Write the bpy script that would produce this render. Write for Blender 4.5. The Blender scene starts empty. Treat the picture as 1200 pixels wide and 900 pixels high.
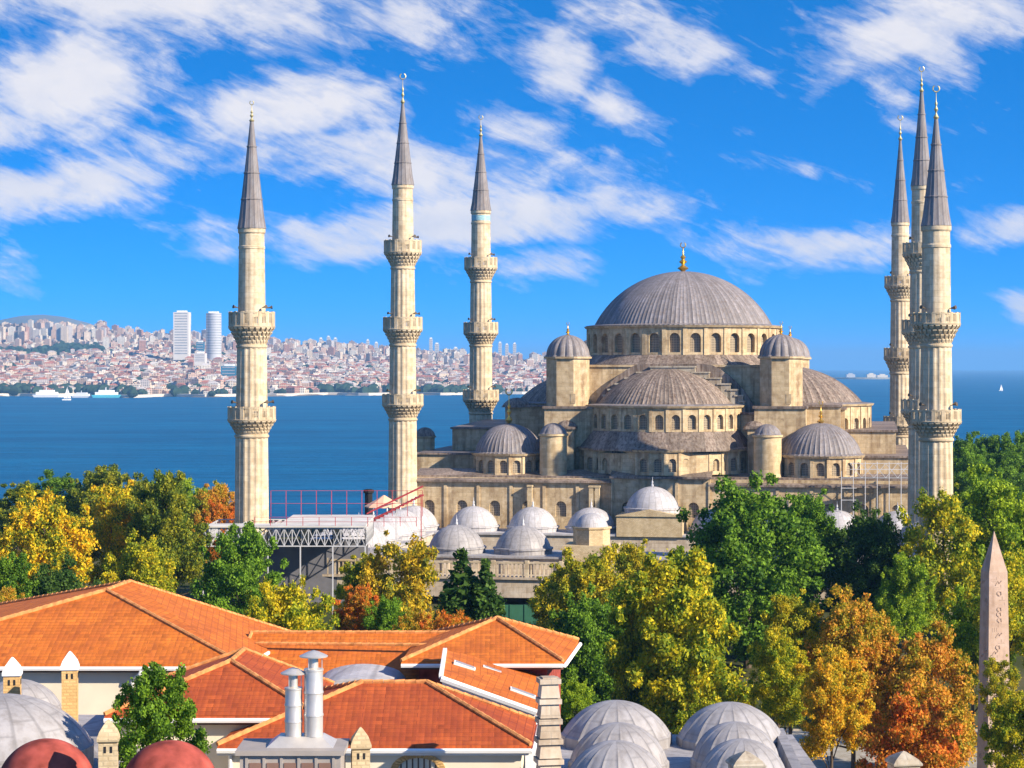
import bpy, math, random
import numpy as np
from mathutils import Matrix, Vector

R = math.radians
PI = math.pi
random.seed(7)
SC = bpy.context.scene
COL = SC.collection

# ------------------------------------------------------------------ camera, sky, sun, exposure
F = 2458.0            # focal length in pixels of a 1200 px wide picture
CZ = 55.0             # camera height above the sea (the sea is z = 0)
cam_d = bpy.data.cameras.new('camera')
cam = bpy.data.objects.new('camera', cam_d)
COL.objects.link(cam)
cam.location = (0, 0, CZ)
cam.rotation_euler = (R(90), 0, 0)
cam_d.sensor_width = 36.0
cam_d.lens = 36.0 * F / 1200.0
cam_d.shift_y = -20.0 / 1200.0
cam_d.clip_start = 1.0
cam_d.clip_end = 90000.0
SC.camera = cam

SUN_AZ = 122.0        # clockwise from +Y (the view direction)
SUN_EL = 28.5
SKY_STRENGTH = 0.066
SUN_STRENGTH = 5.0
SC.view_settings.view_transform = 'Standard'
SC.view_settings.look = 'None'
SC.view_settings.exposure = 0.90
SC.view_settings.gamma = 1.0
SC.cycles.max_bounces = 5
SC.cycles.diffuse_bounces = 2
SC.cycles.glossy_bounces = 2
SC.cycles.transmission_bounces = 3
SC.cycles.transparent_max_bounces = 8
SC.cycles.volume_bounces = 0

sd = bpy.data.lights.new('sun', 'SUN')
sd.energy = SUN_STRENGTH
sd.angle = R(0.5)
sd.color = (1.0, 0.87, 0.68)
sun = bpy.data.objects.new('sun', sd)
COL.objects.link(sun)
sdir = Vector((math.sin(R(SUN_AZ)) * math.cos(R(SUN_EL)), math.cos(R(SUN_AZ)) * math.cos(R(SUN_EL)), math.sin(R(SUN_EL))))
sun.rotation_euler = sdir.to_track_quat('Z', 'Y').to_euler()


def ND(nt, typ, inp=None, **attrs):
    n = nt.nodes.new(typ)
    for k, v in attrs.items():
        setattr(n, k, v)
    for k, v in (inp or {}).items():
        s = n.inputs[k]
        if isinstance(v, bpy.types.NodeSocket):
            nt.links.new(v, s)
        else:
            s.default_value = v
    return n


def MATH(nt, op, a, b=0.0, c=0.0, clamp=False):
    n = nt.nodes.new('ShaderNodeMath')
    n.operation = op
    n.use_clamp = clamp
    for i, v in enumerate((a, b, c)):
        if isinstance(v, bpy.types.NodeSocket):
            nt.links.new(v, n.inputs[i])
        else:
            n.inputs[i].default_value = v
    return n.outputs[0]


def MIX(nt, fac, a, b, blend='MIX'):
    n = nt.nodes.new('ShaderNodeMix')
    n.data_type = 'RGBA'
    n.blend_type = blend
    for idx, v in ((0, fac), (6, a), (7, b)):
        s = n.inputs[idx]
        if isinstance(v, bpy.types.NodeSocket):
            nt.links.new(v, s)
        else:
            s.default_value = v if idx == 0 else (v[0], v[1], v[2], 1.0)
    return n.outputs[2]


def RAMP(nt, fac, stops, interp='LINEAR'):
    n = nt.nodes.new('ShaderNodeValToRGB')
    nt.links.new(fac, n.inputs[0])
    cr = n.color_ramp
    cr.interpolation = interp
    while len(cr.elements) < len(stops):
        cr.elements.new(0.5)
    for e, (p, c) in zip(cr.elements, stops):
        e.position = p
        e.color = (c[0], c[1], c[2], 1.0) if not isinstance(c, (int, float)) else (c, c, c, 1.0)
    return n.outputs[0]


def make_world():
    w = bpy.data.worlds.new('World')
    SC.world = w
    w.use_nodes = True
    nt = w.node_tree
    nt.nodes.clear()
    tc = ND(nt, 'ShaderNodeTexCoord').outputs['Generated']
    sx = ND(nt, 'ShaderNodeSeparateXYZ', {0: tc})
    x, y, z = sx.outputs
    # the sky a little higher up is deeper blue: the photograph's polarised sky
    zz = MATH(nt, 'MULTIPLY_ADD', MATH(nt, 'MAXIMUM', z, 0.0), 3.6, 0.16)
    vec = ND(nt, 'ShaderNodeCombineXYZ', {0: x, 1: y, 2: zz}).outputs[0]
    nrm = ND(nt, 'ShaderNodeVectorMath', {0: vec}, operation='NORMALIZE').outputs[0]
    sky = ND(nt, 'ShaderNodeTexSky', {0: nrm}, sky_type='NISHITA', sun_disc=False, sun_elevation=R(SUN_EL),
             sun_rotation=R(SUN_AZ), altitude=200.0, air_density=1.0, dust_density=0.15, ozone_density=3.5)
    hs = ND(nt, 'ShaderNodeHueSaturation', {'Hue': 0.495, 'Saturation': 1.3, 'Value': 1.0, 'Color': MIX(nt, 1.0, sky.outputs[0], (0.0, 1.22, 2.35), 'MULTIPLY')}).outputs[0]
    az = MATH(nt, 'ARCTAN2', x, y)
    el = MATH(nt, 'ARCSINE', z)
    # clouds: soft elliptical banks torn by streaky noise, all by direction
    banks = [  # azimuth px, elevation px, half length, half height, tilt, weight
        (190, 6, 330, 56, 4, 1.02), (70, 112, 142, 66, -24, 1.02), (90, 220, 140, 34, -6, .95), (470, 22, 50, 42, 40, .75),
        (345, 132, 150, 52, -12, .95), (440, 192, 230, 44, 10, .9), (600, 175, 120, 60, 25, .72), (560, 262, 260, 36, -4, 1.12), (430, 290, 130, 22, -6, .8), (660, 70, 48, 66, 15, .9),
        (760, 35, 140, 48, 12, .85), (1090, 48, 190, 58, -8, .95), (1020, 100, 60, 28, 30, .6), (645, 306, 80, 26, 6, .9),
        (720, 130, 52, 36, 30, .75), (720, 182, 66, 26, 20, .5), (925, 288, 160, 34, 4, .8), (1165, 276, 70, 22, -8, .75),
        (1190, 368, 34, 24, 20, .95), (10, 330, 70, 34, 15, .5), (300, 292, 120, 16, -8, .5), (940, 200, 110, 22, 10, .42), (1040, 150, 130, 14, 10, .5), (880, 90, 60, 16, 20, .5)]
    dens = None
    for (bx, by, a, b, tilt, wt) in banks:
        da = MATH(nt, 'SUBTRACT', az, (bx - 600) / F)
        de = MATH(nt, 'SUBTRACT', el, (430 - by) / F)
        c, s = math.cos(R(-tilt)), math.sin(R(-tilt))
        p = MATH(nt, 'ADD', MATH(nt, 'MULTIPLY', da, c * F / a), MATH(nt, 'MULTIPLY', de, s * F / a))
        q = MATH(nt, 'ADD', MATH(nt, 'MULTIPLY', da, -s * F / b), MATH(nt, 'MULTIPLY', de, c * F / b))
        r2 = MATH(nt, 'ADD', MATH(nt, 'MULTIPLY', p, p), MATH(nt, 'MULTIPLY', q, q))
        g = MATH(nt, 'MULTIPLY', MATH(nt, 'POWER', 2.718, MATH(nt, 'MULTIPLY', r2, -0.85)), wt)
        dens = g if dens is None else MATH(nt, 'MAXIMUM', dens, g)
    # beyond the picture the sky carries on with scattered banks of the same kind
    out = MATH(nt, 'MULTIPLY', MATH(nt, 'SUBTRACT', MATH(nt, 'ABSOLUTE', az), 0.26), 4.0, clamp=True)
    base_v = ND(nt, 'ShaderNodeCombineXYZ', {0: MATH(nt, 'MULTIPLY', az, 5.0), 1: MATH(nt, 'MULTIPLY', el, 13.0), 2: 2.0}).outputs[0]
    big = ND(nt, 'ShaderNodeTexNoise', {'Vector': base_v, 'Scale': 1.0, 'Detail': 3.0}).outputs[0]
    dens = MATH(nt, 'MAXIMUM', dens, MATH(nt, 'MULTIPLY', MATH(nt, 'MULTIPLY', out, big), 0.85))
    # streaks slope down to the right like combed wisps
    ca, sa = math.cos(R(24)), math.sin(R(24))
    u = MATH(nt, 'ADD', MATH(nt, 'MULTIPLY', az, ca), MATH(nt, 'MULTIPLY', el, -sa))
    v = MATH(nt, 'ADD', MATH(nt, 'MULTIPLY', az, sa), MATH(nt, 'MULTIPLY', el, ca))
    v1 = ND(nt, 'ShaderNodeCombineXYZ', {0: MATH(nt, 'MULTIPLY', u, 17.0), 1: MATH(nt, 'MULTIPLY', v, 48.0), 2: 0.3}).outputs[0]
    n1 = ND(nt, 'ShaderNodeTexNoise', {'Vector': v1, 'Scale': 1.0, 'Detail': 9.0, 'Roughness': 0.6, 'Distortion': 0.5}).outputs[0]
    v2 = ND(nt, 'ShaderNodeCombineXYZ', {0: MATH(nt, 'MULTIPLY', az, 24.0), 1: MATH(nt, 'MULTIPLY', el, 38.0), 2: 5.3}).outputs[0]
    n2 = ND(nt, 'ShaderNodeTexNoise', {'Vector': v2, 'Scale': 1.0, 'Detail': 8.0, 'Roughness': 0.58, 'Distortion': 0.35}).outputs[0]
    v3 = ND(nt, 'ShaderNodeCombineXYZ', {0: MATH(nt, 'MULTIPLY', u, 42.0), 1: MATH(nt, 'MULTIPLY', v, 190.0), 2: 9.1}).outputs[0]
    n3 = ND(nt, 'ShaderNodeTexNoise', {'Vector': v3, 'Scale': 1.0, 'Detail': 7.0, 'Roughness': 0.65, 'Distortion': 0.8}).outputs[0]
    nn = MATH(nt, 'ADD', MATH(nt, 'ADD', MATH(nt, 'MULTIPLY', n1, 0.46), MATH(nt, 'MULTIPLY', n2, 0.34)), MATH(nt, 'MULTIPLY', n3, 0.2))
    d = MATH(nt, 'ADD', dens, MATH(nt, 'MULTIPLY', MATH(nt, 'SUBTRACT', nn, 0.5), 3.3))
    fac = MATH(nt, 'MULTIPLY', RAMP(nt, d, [(0.34, 0.0), (0.52, 0.2), (0.76, 0.72), (1.05, 0.96)]), 1.0)
    shade = RAMP(nt, n2, [(0.3, (0.80, 0.84, 0.93)), (0.62, (1.0, 0.99, 0.98))])
    cl = MIX(nt, 1.0, shade, (7.6, 7.4, 7.6), 'MULTIPLY')
    col = MIX(nt, fac, hs, cl)
    bg = ND(nt, 'ShaderNodeBackground', {'Color': col, 'Strength': SKY_STRENGTH})
    o = ND(nt, 'ShaderNodeOutputWorld')
    nt.links.new(bg.outputs[0], o.inputs[0])


make_world()


# ------------------------------------------------------------------ helpers
def at(px, py, Y):
    return Vector(((px - 600.0) * Y / F, Y, CZ - (py - 430.0) * Y / F))


def atz(px, py, Z):
    return at(px, py, (CZ - Z) * F / (py - 430.0))


class MB:
    """collects faces; build() links them as ONE mesh object"""

    def __init__(s):
        s.v = []
        s.f = []

    def add(s, vs, fs, M=None):
        o = len(s.v)
        s.v.extend([tuple(M @ Vector(p)) for p in vs] if M is not None else [tuple(p) for p in vs])
        s.f.extend([tuple(i + o for i in f) for f in fs])
        return s

    def box(s, x0, x1, y0, y1, z0, z1, M=None):
        return s.add([(x0, y0, z0), (x1, y0, z0), (x1, y1, z0), (x0, y1, z0), (x0, y0, z1), (x1, y0, z1), (x1, y1, z1), (x0, y1, z1)],
                     [(3, 2, 1, 0), (4, 5, 6, 7), (0, 1, 5, 4), (1, 2, 6, 5), (2, 3, 7, 6), (3, 0, 4, 7)], M)

    def prism(s, poly, z0, z1, M=None):
        """vertical prism over a plan polygon (counter-clockwise)"""
        n = len(poly)
        vs = [(p[0], p[1], z0) for p in poly] + [(p[0], p[1], z1) for p in poly]
        fs = [tuple(range(n - 1, -1, -1)), tuple(range(n, 2 * n))] + [(i, (i + 1) % n, n + (i + 1) % n, n + i) for i in range(n)]
        return s.add(vs, fs, M)

    def slab(s, poly, y0, y1, M=None):
        """outline in the x-z plane extruded along y"""
        n = len(poly)
        vs = [(p[0], y0, p[1]) for p in poly] + [(p[0], y1, p[1]) for p in poly]
        fs = [tuple(range(n)), tuple(range(2 * n - 1, n - 1, -1))] + [(n + i, n + (i + 1) % n, (i + 1) % n, i) for i in range(n)]
        return s.add(vs, fs, M)

    def lathe(s, prof, N=32, c=(0, 0), mod=None, phase=0.0, cap=True):
        """prof: (r, z) from the bottom up; mod(k, N) scales the radius"""
        o = len(s.v)
        for (r, z) in prof:
            for k in range(N):
                a = 2 * PI * k / N + phase
                q = r * (mod(k, N) if mod else 1.0)
                s.v.append((c[0] + q * math.cos(a), c[1] + q * math.sin(a), z))
        m = len(prof)
        for j in range(m - 1):
            for k in range(N):
                k2 = (k + 1) % N
                s.f.append((o + j * N + k, o + j * N + k2, o + (j + 1) * N + k2, o + (j + 1) * N + k))
        if cap:
            s.f.append(tuple(o + k for k in range(N - 1, -1, -1)))
            s.f.append(tuple(o + (m - 1) * N + k for k in range(N)))
        return s

    def tube(s, pts, radii, n=6):
        o = len(s.v)
        pts = [Vector(p) for p in pts]
        for i, p in enumerate(pts):
            d = (pts[min(i + 1, len(pts) - 1)] - pts[max(i - 1, 0)])
            d.normalize()
            a = d.orthogonal().normalized()
            b = d.cross(a)
            r = radii[i] if isinstance(radii, (list, tuple)) else radii
            for k in range(n):
                t = 2 * PI * k / n
                s.v.append(tuple(p + a * (r * math.cos(t)) + b * (r * math.sin(t))))
        for i in range(len(pts) - 1):
            for k in range(n):
                k2 = (k + 1) % n
                s.f.append((o + i * n + k, o + i * n + k2, o + (i + 1) * n + k2, o + (i + 1) * n + k))
        s.f.append(tuple(o + k for k in range(n - 1, -1, -1)))
        s.f.append(tuple(o + (len(pts) - 1) * n + k for k in range(n)))
        return s

    def bar(s, a, b, w):
        return s.tube([a, b], w, 4)

    def build(s, name, mat, parent=None, smooth=False, angle=40):
        me = bpy.data.meshes.new(name)
        me.from_pydata(s.v, [], s.f)
        if smooth:
            me.polygons.foreach_set('use_smooth', [True] * len(me.polygons))
            me.set_sharp_from_angle(angle=R(angle))
        me.update()
        if mat:
            me.materials.append(mat)
        o = bpy.data.objects.new(name, me)
        COL.objects.link(o)
        if parent:
            o.parent = parent
        return o


def tag(o, label=None, cat=None, group=None, kind=None):
    if label:
        o['label'] = label
    if cat:
        o['category'] = cat
    if group:
        o['group'] = group
    if kind:
        o['kind'] = kind
    return o


def thing(name, label, cat, loc=(0, 0, 0), rz=0.0, group=None):
    o = bpy.data.objects.new(name, None)
    COL.objects.link(o)
    o.empty_display_size = 0.5
    o.location = loc
    o.rotation_euler = (0, 0, rz)
    return tag(o, label, cat, group)


def share(name, me, parent, M):
    o = bpy.data.objects.new(name, me)
    COL.objects.link(o)
    if parent:
        o.parent = parent
    o.matrix_local = M
    return o


def copy_tree(o, parent=None):
    c = o.copy()
    COL.objects.link(c)
    if parent:
        c.parent = parent
    for ch in list(o.children):
        copy_tree(ch, c)
    return c


def cap_profile(Rb, H, z, n=16, flare=0.0):
    """spherical cap from its rim up to its crown"""
    rs = (Rb * Rb + H * H) / (2 * H)
    a0 = math.acos(max(-1, min(1, (rs - H) / rs))) if H <= rs else PI - math.asin(Rb / rs)
    pr = []
    for i in range(n + 1):
        a = a0 * (1 - i / n)
        pr.append((max(rs * math.sin(a), 0.02), z + rs * math.cos(a) - (rs - H)))
    return pr


def ribmod(per, h):
    def f(k, N):
        return 1.0 + h if k % per == 0 else 1.0
    return f


def scallop(n, h):
    def f(k, N):
        return 1.0 + h * (abs(math.sin(PI * k * n / N)) - 0.5)
    return f


def facet(mb, W, H, ops, depth, M, n=8):
    """wall panel W x H with arched openings (xc, w, sill, spring), reveals going in by depth"""
    vs, fs = [], []

    def quad(a, b, c, d):
        i = len(vs)
        vs.extend([a, b, c, d])
        fs.append((i, i + 1, i + 2, i + 3))
    x = 0.0
    for (xc, w, z0, zs) in ops:
        r = w / 2
        xl, xr = xc - r, xc + r
        quad((x, 0, 0), (xl, 0, 0), (xl, 0, H), (x, 0, H))
        quad((xl, 0, 0), (xr, 0, 0), (xr, 0, z0), (xl, 0, z0))
        arc = [(xc - r * math.cos(PI * k / n), zs + r * math.sin(PI * k / n)) for k in range(n + 1)]
        for k in range(n):
            (a0, b0), (a1, b1) = arc[k], arc[k + 1]
            quad((a0, 0, b0), (a1, 0, b1), (a1, 0, H), (a0, 0, H))
        loop = [(xl, z0)] + arc + [(xr, z0)]
        for k in range(len(loop)):
            (a0, b0), (a1, b1) = loop[k], loop[(k + 1) % len(loop)]
            quad((a1, 0, b1), (a0, 0, b0), (a0, depth, b0), (a1, depth, b1))
        x = xr
    quad((x, 0, 0), (W, 0, 0), (W, 0, H), (x, 0, H))
    mb.add(vs, fs, M)


def pane_mesh(name, w, z0, zs, mat, n=8):
    r = w / 2 + 0.03
    pts = [(-r, 0, z0 - .03), (r, 0, z0 - .03)] + [(r * math.cos(PI * k / n), 0, zs + r * math.sin(PI * k / n)) for k in range(n + 1)]
    me = bpy.data.meshes.new(name)
    pts2 = pts + [(p[0], 0.08, p[2]) for p in pts]
    m = len(pts)
    me.from_pydata(pts2, [], [tuple(range(m)), tuple(range(2 * m - 1, m - 1, -1))])
    me.materials.append(mat)
    return me


def ring_M(Rr, n, k, z, c=(0, 0), phi0=0.0):
    """matrix of side k of an n-gon of apothem Rr; side 0 faces -y"""
    W = 2 * Rr * math.tan(PI / n)
    ph = 2 * PI * k / n + phi0
    o = Vector((math.sin(ph), -math.cos(ph), 0))
    t = Vector((math.cos(ph), math.sin(ph), 0))
    p = Vector((c[0], c[1], z)) + o * Rr - t * (W / 2)
    return Matrix(((t.x, -o.x, 0, p.x), (t.y, -o.y, 0, p.y), (0, 0, 1, p.z), (0, 0, 0, 1))), W, ph


# ------------------------------------------------------------------ materials
def new_mat(name, rough=0.8, spec=0.3):
    m = bpy.data.materials.new(name)
    m.use_nodes = True
    nt = m.node_tree
    b = nt.nodes['Principled BSDF']
    b.inputs['Roughness'].default_value = rough
    b.inputs['Specular IOR Level'].default_value = spec
    return m, nt, b


def plain(name, c, rough=0.7, spec=0.3, metal=0.0, var=0.15, scale=0.8):
    m, nt, b = new_mat(name, rough, spec)
    tc = ND(nt, 'ShaderNodeTexCoord').outputs['Object']
    n = ND(nt, 'ShaderNodeTexNoise', {'Vector': tc, 'Scale': scale, 'Detail': 6.0}).outputs[0]
    col = RAMP(nt, n, [(0.3, [q * (1 - var) for q in c]), (0.7, [min(q * (1 + var), .95) for q in c])])
    nt.links.new(col, b.inputs['Base Color'])
    b.inputs['Metallic'].default_value = metal
    return m


def flat_uv(nt):
    """metres along the wall or roof: u level, v up the slope (flat faces)"""
    g = ND(nt, 'ShaderNodeNewGeometry')
    tc = ND(nt, 'ShaderNodeTexCoord')
    nn = tc.outputs['Normal']
    P = tc.outputs['Object']
    t = ND(nt, 'ShaderNodeVectorMath', {0: (0, 0, 1), 1: nn}, operation='CROSS_PRODUCT').outputs[0]
    t = ND(nt, 'ShaderNodeVectorMath', {0: t}, operation='NORMALIZE').outputs[0]
    s = ND(nt, 'ShaderNodeVectorMath', {0: nn, 1: t}, operation='CROSS_PRODUCT').outputs[0]
    u = ND(nt, 'ShaderNodeVectorMath', {0: P, 1: t}, operation='DOT_PRODUCT').outputs['Value']
    v = ND(nt, 'ShaderNodeVectorMath', {0: P, 1: s}, operation='DOT_PRODUCT').outputs['Value']
    return ND(nt, 'ShaderNodeCombineXYZ', {0: u, 1: v}).outputs[0], P, u, v


def round_uv(nt, r):
    tc = ND(nt, 'ShaderNodeTexCoord').outputs['Object']
    s = ND(nt, 'ShaderNodeSeparateXYZ', {0: tc})
    a = MATH(nt, 'MULTIPLY', MATH(nt, 'ARCTAN2', s.outputs[1], s.outputs[0]), r)
    return ND(nt, 'ShaderNodeCombineXYZ', {0: a, 1: s.outputs[2]}).outputs[0], tc, a, s.outputs[2]


def stone(name, c, rnd=None, course=0.62, dirt=0.5):
    m, nt, b = new_mat(name, 0.9, 0.15)
    uv, P, u, v = round_uv(nt, rnd) if rnd else flat_uv(nt)
    c2 = [c[0] * .72, c[1] * .69, c[2] * .66]
    mo = [q * .74 for q in c]
    br = ND(nt, 'ShaderNodeTexBrick', {'Vector': uv, 'Color1': (*c, 1), 'Color2': (*c2, 1), 'Mortar': (*mo, 1), 'Scale': 1.0,
                                       'Mortar Size': 0.035, 'Mortar Smooth': 0.4, 'Bias': -0.1, 'Brick Width': course * 2.0, 'Row Height': course})
    n1 = ND(nt, 'ShaderNodeTexNoise', {'Vector': P, 'Scale': 0.22, 'Detail': 9.0, 'Roughness': 0.66}).outputs[0]
    sv = ND(nt, 'ShaderNodeMapping', {0: P, 'Scale': (1.6, 1.6, 0.14)}).outputs[0]
    n2 = ND(nt, 'ShaderNodeTexNoise', {'Vector': sv, 'Scale': 0.8, 'Detail': 7.0, 'Roughness': 0.6}).outputs[0]
    col = MIX(nt, MATH(nt, 'MULTIPLY', RAMP(nt, n1, [(0.46, 0.0), (0.72, 1.0)]), dirt), br.outputs[0], [c[0] * .55, c[1] * .5, c[2] * .46])
    col = MIX(nt, MATH(nt, 'MULTIPLY', RAMP(nt, n2, [(0.47, 0.0), (0.68, 1.0)]), dirt), col, [c[0] * .42, c[1] * .36, c[2] * .33])
    n4 = ND(nt, 'ShaderNodeTexNoise', {'Vector': P, 'Scale': 0.9, 'Detail': 7.0, 'Roughness': 0.7}).outputs[0]
    col = MIX(nt, MATH(nt, 'MULTIPLY', RAMP(nt, n4, [(0.48, 0.0), (0.68, 1.0)]), 0.5), col, [min(.8, c[0] * 1.16), min(.78, c[1] * 1.24), min(.75, c[2] * 1.42)])
    col = MIX(nt, MATH(nt, 'MULTIPLY', RAMP(nt, n4, [(0.3, 1.0), (0.44, 0.0)]), dirt * .9), col, [c[0] * .42, c[1] * .36, c[2] * .34])
    nt.links.new(col, b.inputs['Base Color'])
    bp = ND(nt, 'ShaderNodeBump', {'Strength': 0.25, 'Distance': 0.08, 'Height': br.outputs['Fac']}, invert=True)
    nt.links.new(bp.outputs[0], b.inputs['Normal'])
    return m


def lead(name, c, brown=(0.2, 0.13, 0.085), amt=0.6, rough=0.6, sheet=1.3, strips=96, vary=0.4):
    """weathered lead sheet: mottled, streaked, faint level seams"""
    m, nt, b = new_mat(name, rough, 0.3)
    tc = ND(nt, 'ShaderNodeTexCoord').outputs['Object']
    s = ND(nt, 'ShaderNodeSeparateXYZ', {0: tc})
    n1 = ND(nt, 'ShaderNodeTexNoise', {'Vector': tc, 'Scale': 0.5, 'Detail': 7.0, 'Roughness': 0.65}).outputs[0]
    sv = ND(nt, 'ShaderNodeMapping', {0: tc, 'Scale': (3.0, 3.0, 0.35)}).outputs[0]
    n2 = ND(nt, 'ShaderNodeTexNoise', {'Vector': sv, 'Scale': 1.0, 'Detail': 6.0, 'Roughness': 0.6}).outputs[0]
    col = RAMP(nt, n1, [(0.3, [q * .78 for q in c]), (0.68, [min(.9, q * 1.2) for q in c])])
    col = MIX(nt, MATH(nt, 'MULTIPLY', RAMP(nt, n2, [(0.42, 0.0), (0.66, 1.0)]), amt), col, brown)
    # level seams, offset from strip to strip
    a = MATH(nt, 'ARCTAN2', s.outputs[1], s.outputs[0])
    off = MATH(nt, 'MULTIPLY', MATH(nt, 'FLOOR', MATH(nt, 'MULTIPLY', a, strips / (2 * PI))), 0.47)
    fr = MATH(nt, 'FRACT', MATH(nt, 'ADD', MATH(nt, 'DIVIDE', s.outputs[2], sheet), off))
    seam = RAMP(nt, fr, [(0.0, 1.0), (0.07, 0.0), (0.95, 0.0), (1.0, 1.0)])
    col = MIX(nt, MATH(nt, 'MULTIPLY', seam, 0.45), col, [q * .5 for q in c])
    af = MATH(nt, 'MULTIPLY', a, strips / (2 * PI))
    strip = MATH(nt, 'FLOOR', af)
    sf = MATH(nt, 'ABSOLUTE', MATH(nt, 'SUBTRACT', MATH(nt, 'FRACT', af), 0.5))
    col = MIX(nt, MATH(nt, 'MULTIPLY', RAMP(nt, sf, [(0.40, 0.0), (0.47, 1.0)]), 0.45), col, [q * .42 for q in c])
    wn = ND(nt, 'ShaderNodeTexWhiteNoise', {'W': strip}, noise_dimensions='1D').outputs[0]
    col = ND(nt, 'ShaderNodeHueSaturation', {'Value': MATH(nt, 'MULTIPLY_ADD', wn, vary, 1.0 - vary / 2), 'Color': col}).outputs[0]
    nt.links.new(col, b.inputs['Base Color'])
    bp = ND(nt, 'ShaderNodeBump', {'Strength': 0.3, 'Distance': 0.06, 'Height': n1})
    nt.links.new(bp.outputs[0], b.inputs['Normal'])
    return m


def tile_mat(name, c):
    m, nt, b = new_mat(name, 0.75, 0.25)
    uv, P, u, v = flat_uv(nt)
    br = ND(nt, 'ShaderNodeTexBrick', {'Vector': uv, 'Color1': (*c, 1), 'Color2': (c[0] * .82, c[1] * .74, c[2] * .7, 1), 'Mortar': (c[0] * .5, c[1] * .4, c[2] * .5, 1),
                                       'Scale': 1.0, 'Mortar Size': 0.022, 'Mortar Smooth': 0.6, 'Bias': -0.2, 'Brick Width': 2.3, 'Row Height': 0.36}, offset=0.37)
    n1 = ND(nt, 'ShaderNodeTexNoise', {'Vector': P, 'Scale': 0.55, 'Detail': 8.0, 'Roughness': 0.7}).outputs[0]
    n3 = ND(nt, 'ShaderNodeTexNoise', {'Vector': P, 'Scale': 2.8, 'Detail': 4.0, 'Roughness': 0.7}).outputs[0]
    col = MIX(nt, MATH(nt, 'MULTIPLY', RAMP(nt, n1, [(0.4, 0.0), (0.66, 1.0)]), 0.7), br.outputs[0], [c[0] * .6, c[1] * .5, c[2] * .7])
    col = MIX(nt, MATH(nt, 'MULTIPLY', RAMP(nt, n3, [(0.5, 0.0), (0.7, 1.0)]), 0.5), col, [c[0] * .5, c[1] * .5, c[2] * .75])
    st2 = ND(nt, 'ShaderNodeMapping', {0: uv, 'Scale': (1.7, .22, 1)}).outputs[0]
    n4 = ND(nt, 'ShaderNodeTexNoise', {'Vector': st2, 'Scale': 1.0, 'Detail': 6.0, 'Roughness': 0.65}).outputs[0]
    col = MIX(nt, MATH(nt, 'MULTIPLY', RAMP(nt, n4, [(0.46, 0.0), (0.7, 1.0)]), 0.5), col, [c[0] * .5, c[1] * .42, c[2] * .9])
    cell = ND(nt, 'ShaderNodeCombineXYZ', {0: MATH(nt, 'FLOOR', MATH(nt, 'DIVIDE', u, 0.26)), 1: MATH(nt, 'FLOOR', MATH(nt, 'DIVIDE', v, 0.36))}).outputs[0]
    wn = ND(nt, 'ShaderNodeTexWhiteNoise', {'Vector': cell}, noise_dimensions='2D').outputs[0]
    col = ND(nt, 'ShaderNodeHueSaturation', {'Value': RAMP(nt, wn, [(0.0, 0.78), (0.15, 0.94), (0.85, 1.05), (1.0, 1.2)]), 'Color': col}).outputs[0]
    nt.links.new(col, b.inputs['Base Color'])
    wv = MATH(nt, 'ABSOLUTE', MATH(nt, 'SINE', MATH(nt, 'MULTIPLY', u, PI / 0.26)))
    st = MATH(nt, 'FRACT', MATH(nt, 'DIVIDE', v, 0.34))
    h = MATH(nt, 'ADD', MATH(nt, 'MULTIPLY', wv, 0.22), MATH(nt, 'MULTIPLY', st, -0.6))
    bp = ND(nt, 'ShaderNodeBump', {'Strength': 0.7, 'Distance': 0.05, 'Height': h})
    nt.links.new(bp.outputs[0], b.inputs['Normal'])
    return m


def leaf_mat(name, cols, trans=0.42, scale=0.33):
    """cols: two or three leaf colours mixed in drifts through the crown"""
    m, nt, b = new_mat(name, 0.6, 0.2)
    out = nt.nodes['Material Output']
    tc = ND(nt, 'ShaderNodeTexCoord').outputs['Object']
    oi = ND(nt, 'ShaderNodeObjectInfo').outputs['Random']
    off = ND(nt, 'ShaderNodeCombineXYZ', {0: MATH(nt, 'MULTIPLY', oi, 40.0), 1: MATH(nt, 'MULTIPLY', oi, 23.0)}).outputs[0]
    p = ND(nt, 'ShaderNodeVectorMath', {0: tc, 1: off}, operation='ADD').outputs[0]
    n = ND(nt, 'ShaderNodeTexNoise', {'Vector': p, 'Scale': scale, 'Detail': 5.0, 'Roughness': 0.6}).outputs[0]
    isl = ND(nt, 'ShaderNodeNewGeometry').outputs['Random Per Island']
    f = MATH(nt, 'ADD', n, MATH(nt, 'MULTIPLY', MATH(nt, 'SUBTRACT', isl, 0.5), 0.3))
    if len(cols) == 2:
        st = [(0.36, cols[0]), (0.64, cols[1])]
    else:
        st = [(0.34, cols[0]), (0.5, cols[1]), (0.66, cols[2])]
    col = RAMP(nt, f, st)
    hv = ND(nt, 'ShaderNodeHueSaturation', {'Value': MATH(nt, 'MULTIPLY_ADD', isl, 0.75, 0.82), 'Color': col}).outputs[0]
    nt.links.new(hv, b.inputs['Base Color'])
    tr = ND(nt, 'ShaderNodeBsdfTranslucent', {'Color': hv})
    mx = ND(nt, 'ShaderNodeMixShader', {0: trans, 1: b.outputs[0], 2: tr.outputs[0]})
    nt.links.new(mx.outputs[0], out.inputs[0])
    return m


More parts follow.
